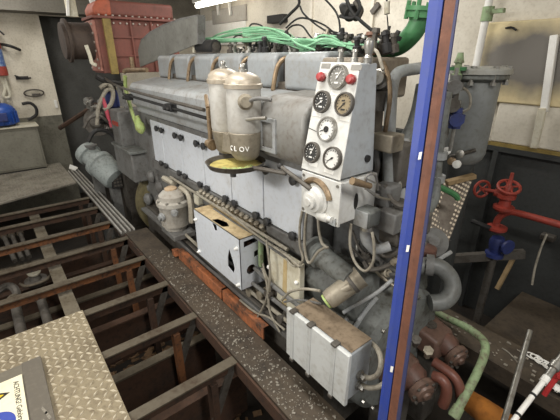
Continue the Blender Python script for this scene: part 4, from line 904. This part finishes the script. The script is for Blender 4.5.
# stained insulation panel, battens and pipes at the right
ip = thing('stained_panel', 'cream and grey stained insulation panel on the right wall', 'wall panel', at(530, 70, Y=3.36))
a = at(489, 22, Y=3.36); c = at(600, 102, Y=3.36)
MB().box(a.x, .6, 3.33, 3.398, at(520, 104, Y=3.36).z, at(530, 20, Y=3.36).z).build('panel', M_insul, ip, bev=.012)
_c = at(533, 62, Y=3.33)-ip.location; stain(M_insul, tuple(_c), .42, .26, (118, 114, 108))
b = MB(); q = at(506, 28, Y=3.33); b.tube([q, q+Vector((.05, -.03, .0)), q+Vector((.09, -.03, -.02))], .008).build('hook', M_black, ip)
wl = thing('foam_panel', 'rough white foam panel below the stained insulation panel', 'wall panel', at(520, 125, Y=3.37))
MB().box(at(496, 120, Y=3.37).x, .6, 3.345, 3.399, .93, at(520, 104, Y=3.36).z).build('panel', paint('foam_white', (216, 210, 196), (176, 168, 150), .6, 3, .8, bump=.6), wl, bev=.012)
MB().box(at(494, 120, Y=3.37).x, .6, 3.335, 3.36, .90, .93).build('bottom_lip', M_gold, wl)
tag(MB().beam(at(555, 35, Y=3.3), at(544, 112, Y=3.3), .05, .05).build('white_batten', M_white, bev=.006), 'upright white batten at the right over the stained panel', 'batten')
tag(MB().beam(at(543, 108, Y=3.28), at(534, 148, Y=3.28), .045, .05).build('cream_batten', M_cream, bev=.006), 'short cream upright batten below the white one at the right', 'batten')
wp = thing('white_pipe', 'white vertical pipe with a clamp behind the grey tank', 'pipe', at(482, 30, Y=3.2))
MB().cyl(at(491, -8, Y=3.2), at(476, 66, Y=3.2), .028, n=16).build('pipe', M_white, wp)
q = at(487.5, 14, Y=3.2); MB().cyl(q-Vector((0, 0, .05)), q+Vector((0, 0, .05)), .042, n=16).box(q.x, q.x+.12, q.y-.02, q.y+.02, q.z+.0, q.z+.03).build('clamp', M_mint, wp)

# ================================================================== RIGHT SIDE
tk = thing('grey_tank', 'tall grey cylindrical tank with a bolted square-edged flange lid', 'tank', (-1.22, 2.5, .92))
tx, ty = -1.13, 2.5
MB().lathe((tx, ty, .93), (0, 0, 1), [(0, .09), (.03, .12), (.07, .134), (.545, .134)], 40).build('body', paint('tank_grey', (130, 133, 132), (98, 96, 88), .6, 4, .45), tk)
MB().lathe((tx, ty, 1.455), (0, 0, 1), [(0, .14), (.02, .172), (.045, .172)], 12).build('neck_flange', M_ggrey, tk, bev=.003)
lid = MB().lathe((tx, ty, 1.50), (0, 0, 1), [(0, .186), (.03, .186), (.036, .176), (.045, .13)], 12).build('lid', paint('tank_lid', (158, 158, 152), (118, 112, 102), .6, 6, .45), tk, bev=.003)
b = MB()
for k in range(8):
    a = 2*PI*k/8+.2; b.lathe((tx+.158*math.cos(a), ty+.158*math.sin(a), 1.44), (0, 0, 1), [(0, .018), (.02, .018), (.022, .010), (.09, .010), (.092, .018), (.11, .018)], 6)
build_each(b, 'lid_bolt', M_steel, tk)
MB().lathe((tx, ty, -.75), (0, 0, 1), [(0, .13), (.02, .13), (.03, .085), (1.69, .085)], 20).build('pedestal', M_walld, tk)
gv = thing('green_cock', 'small green valve standing left of the tank lid', 'valve', at(458, 62, Y=2.3))
q = at(457, 74, Y=2.3)
MB().lathe(q, (0, 0, 1), [(-.03, .03), (0, .03), (.005, .02), (.06, .02), (.065, .03), (.09, .022), (.12, .016)], 14).build('body', M_mint, gv)
MB().beam(q+Vector((-.05, 0, .03)), q+Vector((.05, 0, .03)), .02, .02).build('handle', M_green, gv)
for k, (x, y, m, lab) in enumerate(((454, 86, M_dgrey, 'grey angular fitting left of the tank top'), (452, 104, M_dsteel, 'dark fitting beside the blue post, under the angular one'), (456, 118, M_vblue, 'dark blue fitting on the pipe left of the tank'))):
    q = at(x, y, Y=2.2); t = thing('pipe_fitting', lab, 'fitting', q)
    MB().lathe(q, (0, 0, 1), [(-.06, .035), (-.03, .035), (-.025, .05), (.02, .05), (.025, .03), (.06, .03)], 14).build('body', m, t)
    MB().lathe(q, (.6, -1, 0), [(0, .03), (.06, .03), (.065, .04), (.09, .04)], 12).build('branch', m, t)
    MB().cyl(q+Vector((0, 0, -.2)), q+Vector((0, 0, .1)), .012, n=8).build('stem', M_steel, t)
tag(MB().tube([at(453, 90, Y=2.25), at(463, 88, Y=2.25), at(470, 96, Y=2.25), at(469, 108, Y=2.25), at(461, 113, Y=2.25)], .008).build('thin_tube', M_wire), 'thin pale tube looping in front of the grey tank', 'tube')
t = thing('drain_cocks', 'brass and white drain cocks at the lower left of the tank', 'valve', at(456, 158, Y=2.3))
for x, y, m in ((448, 151, M_white), (453, 161, M_brass), (461, 154, M_steel), (458, 164, M_white)):
    MB().lathe(at(x, y, Y=2.3), (.3, -1, .2), [(0, .018), (.03, .018), (.035, .026), (.055, .026), (.06, .01)], 12).build('cock', m, t)
MB().cyl(at(450, 157, Y=2.33), at(476, 150, Y=2.4), .012, n=8).build('pipe', M_dsteel, t)
vp = thing('bent_grey_pipe', 'grey vertical pipe with a bend, right of the blue post', 'pipe', at(438, 170, Y=1.95))
MB().tube([at(447, 92, Y=1.95), at(443, 120, Y=1.95), at(438, 155, Y=1.95), at(436, 185, Y=1.92), at(434, 200, Y=1.88), at(426, 212, Y=1.8), at(414, 216, Y=1.7)], .028, 14).build('pipe', M_ggrey, vp)
for x, y in ((438, 155), (436, 178)): MB().lathe(at(x, y, Y=1.95), (0, 0, 1), [(-.02, .05), (.02, .05)], 16).build('collar', M_grey, vp)
# upright checker plate
a, b_, c, d = at(444, 182, Y=2.30), at(474, 176, Y=2.45), at(449, 241, Y=2.20), at(414, 245, Y=2.05)
up = thing('leaning_tread_plate', 'shiny studded plate leaning upright right of the blue post', 'plate', c)
nn = (c-a).cross(b_-a).normalized(); nn = nn if nn.dot(CAM-a) > 0 else -nn
MB().slab([a, b_, c, d], -nn*.006).build('sheet', paint('plate_brown_steel', (104, 96, 86), (72, 58, 46), .8, 6, .45, metal=.5), up)
b = MB()
for i in range(9):
    for j in range(15):
        u, v = (i+.5)/9, (j+.5+(i % 2)*.5)/15.5
        p0 = (a*(1-u)+b_*u)*(1-v)+(d*(1-u)+c*u)*v
        b.lathe(p0, nn, [(0, .010), (.003, .008)], 6)
b.build('studs', paint('stud_bright', (204, 190, 168), (150, 132, 108), .5, 8, .35, metal=.4), up)
MB().beam(c-Vector((.02, 0, 0)), (c.x-.02, c.y+.05, -.75), .05, .04).beam(d+Vector((.04, 0, 0)), (d.x+.04, d.y+.05, -.75), .05, .04).build('leg', M_walld, up)
MB().beam(at(446, 183, Y=2.30)+nn*.01, at(474, 176, Y=2.45)+nn*.01, .05, .03).build('top_strip', M_wood, up, bev=.003)
tag(MB().tube([at(437, 186, Y=2.0), at(446, 190, Y=2.05), at(455, 195, Y=2.1), at(458, 199, Y=2.12)], .018).build('green_hose', M_green), 'short green hose in front of the leaning studded plate', 'hose')
# red valve
rv = thing('red_valve', 'red wheel valve with a long red pipe on the dark right wall', 'valve', at(505, 215, Y=3.0))
q = at(504, 206, Y=3.0)
MB().lathe(q, (0, 0, 1), [(-.04, .06), (-.02, .075), (0, .075), (.005, .045), (.06, .04), (.07, .065), (.10, .065), (.105, .035), (.16, .03), (.18, .015), (.27, .012)], 20).build('body', M_red, rv)
def wheel(c, ax, R, nm):
    ax = Vector(ax).normalized(); o = ax.orthogonal().normalized(); o2 = ax.cross(o); b = MB()
    b.tube([c+(o*math.cos(2*PI*k/14)+o2*math.sin(2*PI*k/14))*R for k in range(14)], R*.16, 8, 2, True)
    for k in range(4): b.beam(c, c+(o*math.cos(k*PI/2)+o2*math.sin(k*PI/2))*R, R*.16, R*.12, ax)
    b.lathe(c-ax*.01, ax, [(0, R*.25), (.03, R*.25)], 10); b.build(nm, M_red, rv)
wheel(at(509, 187, Y=3.0), (.25, -.4, 1), .075, 'hand_wheel'); wheel(at(482, 189, Y=2.95), (1, -.6, .1), .065, 'hand_wheel')
MB().cyl(at(482, 189, Y=2.95), at(503, 193, Y=3.0), .014, n=10).lathe(at(494, 192, Y=2.98), at(503, 194, Y=3.0)-at(494, 192, Y=2.98), [(0, .028), (.05, .034), (.08, .034)], 12).build('side_stem', M_red, rv)
MB().tube([at(496, 226, Y=3.0), at(497, 221, Y=3.0), at(502, 215, Y=3.0), at(511, 212, Y=3.0), at(525, 215, Y=3.0), at(545, 220.5, Y=3.0), at(575, 229, Y=3.0)], .026, 14).build('pipe', M_red, rv)
MB().lathe(at(496, 231, Y=3.0), (0, 0, 1), [(0, .05), (.02, .075), (.04, .075), (.045, .04)], 18).build('flange', M_red, rv)
bv = thing('blue_valve', 'dark blue valve body directly below the red pipe flange', 'valve', at(496, 243, Y=3.0))
MB().lathe(at(496, 247, Y=3.0), (0, 0, 1), [(-.08, .07), (-.05, .07), (-.045, .04), (0, .055), (.05, .06), (.09, .045)], 18).build('body', M_vblue, bv)
MB().lathe(at(500, 243, Y=3.0), (1, -.4, 0), [(0, .04), (.06, .04), (.065, .06), (.085, .06)], 14).build('port', M_vblue, bv)
MB().cyl(at(496, 247, Y=3.0)-Vector((0, 0, .08)), (at(496, 247, Y=3.0).x, 3.0, -.75), .03, n=12).build('foot_pipe', M_dsteel, bv)
tag(MB().tube([at(472, 221, Y=2.9), at(480, 224, Y=2.9), at(490, 228, Y=2.95)], .02).build('black_linkage', M_black), 'black lumpy linkage left of the blue valve', 'linkage')
tag(MB().tube([at(547, 234, Y=3.1), at(541, 248, Y=3.05), at(535, 268, Y=3.0), at(532, 285, Y=2.95)], .008).build('hanging_chain', M_wire), 'thin pale chain hanging below the red pipe', 'chain')
tag(MB().box(*[v for p in [at(549, 236, Y=3.35)] for v in (p.x-.05, p.x+.05, 3.30, 3.37, p.z-.03, p.z+.02)]).build('wall_lug', M_dsteel, bev=.01), 'small grey lug on the dark wall below the red pipe', 'lug')
# blue post
po = thing('steel_post', 'tall blue painted steel post with a rusty brown edge in front of the engine', 'post', (-.4, .82, 0))
def edge(xb, xt, off=0.0):
    a, c = at(xb, 420, Y=.88+off), at(xt, 0, Y=1.15+off); d = c-a
    return a+d*((0-a.z)/d.z), a+d*((2.75-a.z)/d.z)
def strip(b, e0, e1, t):
    b.hull([e0[0], e1[0], e1[0]+Vector((0, t, 0)), e0[0]+Vector((0, t, 0))], [e0[1], e1[1], e1[1]+Vector((0, t, 0)), e0[1]+Vector((0, t, 0))]); return b
L, R1, R2, R3, R4 = edge(377.5, 429), edge(386.8, 443), edge(387.8, 445), edge(396, 456), edge(399.5, 458.5)
strip(MB(), L, R1, .010).build('blue_flange', M_blue, po)
def sh(e, x, y): return tuple(v+Vector((x, y, 0)) for v in e)
strip(MB(), sh(L, 0, .010), sh(L, .010, .010), .06).build('blue_side', M_blue, po)
strip(MB(), sh(R1, -.004, .010), sh(R2, .004, .010), .05).build('dark_web', paint('web_dark', (50, 48, 60), (70, 50, 44), .7, 12, .6), po)
strip(MB(), R2, R3, .010).build('rusty_flange', M_postr, po)
strip(MB(), R3, R4, .006).build('side_edge', paint('post_dark_blue', (48, 54, 92), (66, 58, 66), .6, 10, .5), po)
f_ = (L[0]+R4[0])/2
MB().box(f_.x-.09, f_.x+.09, f_.y-.025, f_.y+.11, 0, .012).build('foot_plate', M_dsteel, po)
b = MB()
for f in (.20, .36, .47):
    q = R1[0].lerp(R1[1], f)+Vector((-.012, -.0012, 0)); b.slab([q, q+Vector((.010, 0, .004)), q+Vector((.009, .003, .028)), q+Vector((-.001, .003, .024))], (0, -.001, 0))
build_each(b, 'paint_chip', M_white, po)
# pipe elbow and brown pumps
el = thing('grey_elbow', 'grey curved elbow pipe at the near engine end, right of the post', 'pipe', at(440, 280, Y=1.72))
MB().tube([at(412, 268, Y=1.62), at(428, 265, Y=1.68), at(441, 268, Y=1.72), at(450, 278, Y=1.74), at(452, 291, Y=1.72), at(444, 301, Y=1.66), at(430, 303, Y=1.6)], .045, 16).build('pipe', paint('elbow_grey', (106, 108, 106), (70, 66, 58), .7, 7, .4), el)
MB().lathe(at(430, 265, Y=1.68), at(436, 266, Y=1.70)-at(428, 265, Y=1.68), [(-.02, .058), (.02, .058)], 18).build('collar', M_dgrey, el)
tag(MB().cyl(at(418, 272, Y=1.62), at(451, 252, Y=1.85), .011, n=10).build('thin_rod', M_grey), 'thin grey rod above the grey elbow, pointing up right', 'rod')
vc = thing('round_valve_cover', 'dark round cap with fittings behind the grey elbow', 'cap', at(432, 240, Y=1.85))
MB().lathe(at(432, 243, Y=1.85), (.5, -.6, .6), [(-.1, .07), (0, .075), (.01, .085), (.03, .085), (.04, .05), (.06, .03)], 22).build('cap', M_dgrey, vc)
MB().lathe(at(425, 252, Y=1.75), (0, 0, 1), [(-.1, .06), (.03, .06), (.04, .04)], 16).build('base', M_bred, vc)
def pump(nm, lab, fx, fy, fz, ax, R=.062):
    c = Vector((fx, fy, fz)); t = thing(nm, lab, 'pump', (fx-.12, fy, fz-.3)); ax = Vector(ax).normalized()
    MB().lathe(c, ax, [(-.25, .05), (-.22, R*1.05), (-.06, R*1.15), (-.03, R*.9), (.0, R*.8)], 26).build('body', M_bred, t)
    MB().lathe(c, ax, [(-.02, R*.95), (-.012, R*1.12), (.015, R*1.12), (.018, R*.8), (.03, R*.72), (.034, R*.35), (.045, R*.3)], 26).build('end_flange', paint('flange_brown_grey', (116, 92, 80), (76, 62, 54), .8, 9, .4), t)
    b = MB(); o = Vector((0, 0, 1)); o2 = ax.cross(o)
    for k in range(8):
        q = 2*PI*k/8; b.bolt(c+ax*.015+(o*math.cos(q)+o2*math.sin(q))*R*.95, ax, .009, .012)
    build_each(b, 'bolt', M_dsteel, t)
    MB().hull([c+Vector(v) for v in ((-.30, -.11, -.02), (-.055, -.10, -.03), (-.055, .10, -.03), (-.30, .11, -.02))], [c+Vector(v) for v in ((-.28, -.10, .125), (-.075, -.085, .085), (-.075, .085, .085), (-.28, .10, .125))]).build('top_housing', paint('housing_brown', (104, 80, 70), (68, 54, 46), .8, 7, .42), t, bev=.018, seg=3)
    MB().lathe(c+Vector((-.17, 0, .10)), (0, 0, 1), [(0, .035), (.01, .035), (.012, .02), (.02, .02)], 14).build('plug', M_dsteel, t)
    MB().box(fx-.24, fx-.08, fy-.07, fy+.07, -.5, fz-.03).build('foot', M_dsteel, t, bev=.01)
    return t
p1 = at(456, 356, Y=1.70); p2_ = at(422, 390, Y=1.36)
pump('raw_water_pump', 'brown-red pump with round bolted flange, upper of two beside the post', p1.x, p1.y, p1.z, (.9, -.25, -.15))
pump('raw_water_pump', 'brown-red pump with round bolted flange, lower of two beside the post', p2_.x, p2_.y, p2_.z, (.9, -.3, -.1), .066)
for lab, pts, yy in (('brown-red curved pipe between the two pumps, right one', [(434, 362), (443, 368), (453, 376), (459, 386), (461, 398)], 1.50), ('brown-red curved pipe between the two pumps, left one', [(434, 376), (441, 379), (446, 386), (446, 396), (443, 405)], 1.42)):
    tag(MB().tube([at(x, y, Y=yy) for x, y in pts], .026, 14).build('curved_pipe', paint('curved_pipe_red', (112, 68, 56), (76, 54, 46), .7, 7, .35)), lab, 'pipe')
for k, (x, y) in enumerate(((408, 335), (428, 352), (416, 341))):
    q = at(x, y, Y=1.42); tag(MB().lathe(q, (.2, -.4, 1), [(-.05, .016), (0, .016), (.004, .026), (.02, .026), (.022, .012), (.026, .012)], 6).build('hex_plug', (M_steel, M_bronze, M_dsteel)[k]), ('steel hex plug nearest the blue post above the brown pumps', 'tan hex plug between the two brown pumps', 'dark hex plug in the middle above the brown pumps')[k], 'plug')
mp = thing('mint_pipe', 'worn mint green bent pipe around the brown pumps', 'pipe', at(470, 350, Y=1.75))
MB().tube([at(432, 310, Y=1.95), at(447, 318, Y=1.93), at(464, 326, Y=1.9), at(478, 335, Y=1.86), at(485, 344, Y=1.8), at(484, 356, Y=1.72), at(476, 375, Y=1.6), at(466, 394, Y=1.5), at(456, 412, Y=1.42)], .021, 14).build('pipe', M_mint, mp)
MB().lathe(at(456, 412, Y=1.42), at(456, 412, Y=1.42)-at(466, 394, Y=1.5), [(-.03, .026), (.02, .028), (.03, .024)], 14).build('end_collar', M_mint, mp)
op = thing('ochre_pipe', 'short thick ochre pipe stub at the bottom edge', 'pipe', at(485, 410, Y=1.5))
MB().lathe(at(468, 400, Y=1.62), at(520, 436, Y=1.50)-at(468, 400, Y=1.62), [(0, .04), (.01, .055), (.10, .06), (.5, .06)], 22).build('pipe', M_opipe, op)
tag(MB().cyl(at(530, 331, Y=1.95), at(498, 442, Y=1.35), .013, .013, 12).build('steel_rod', M_steel), 'long bare steel rod leaning on the rear walkway at the bottom right', 'rod')
tl = thing('white_pole', 'white pole with black rings and metal coupling at the bottom right corner', 'pole', at(535, 395, Y=1.6))
q0, q1, q2, q3 = at(508, 428, Y=1.45), at(543, 382, Y=1.72), at(547, 377, Y=1.75), at(575, 338, Y=1.98)
MB().cyl(q0, q1, .012, n=14).build('shaft', M_white, tl)
MB().cyl(q1, q2, .017, n=14).build('collar', M_white, tl)
MB().lathe(q2, q3-q2, [(0, .016), (.05, .016), (.055, .024), (.09, .024), (.095, .016), (.3, .016)], 14).build('coupling', M_steel, tl)
for f in (.25, .68): 
    q = q0+(q1-q0)*f; MB().cyl(q, q+(q1-q0).normalized()*.012, .0135, n=14).build('black_ring', M_black, tl)
tag(MB().tube([at(544, 395, Y=1.78), at(550, 386, Y=1.8), at(556, 378, Y=1.84), at(566, 368, Y=1.9)], .012).tube([at(555, 376, Y=1.83), at(562, 378, Y=1.86), at(570, 374, Y=1.9)], .012).build('red_strap', M_cloth), 'bright red strap beside the white pole', 'strap')
b = MB()
for k in range(5): 
    q = at(548+k*4, 386+(k % 2)*3, Y=1.93); b.ball((q.x, 1.95, .03), .03, (1.3, 1, .5), 10)
tag(b.build('white_rag', M_white), 'crumpled white rag beneath the red strap', 'rag')
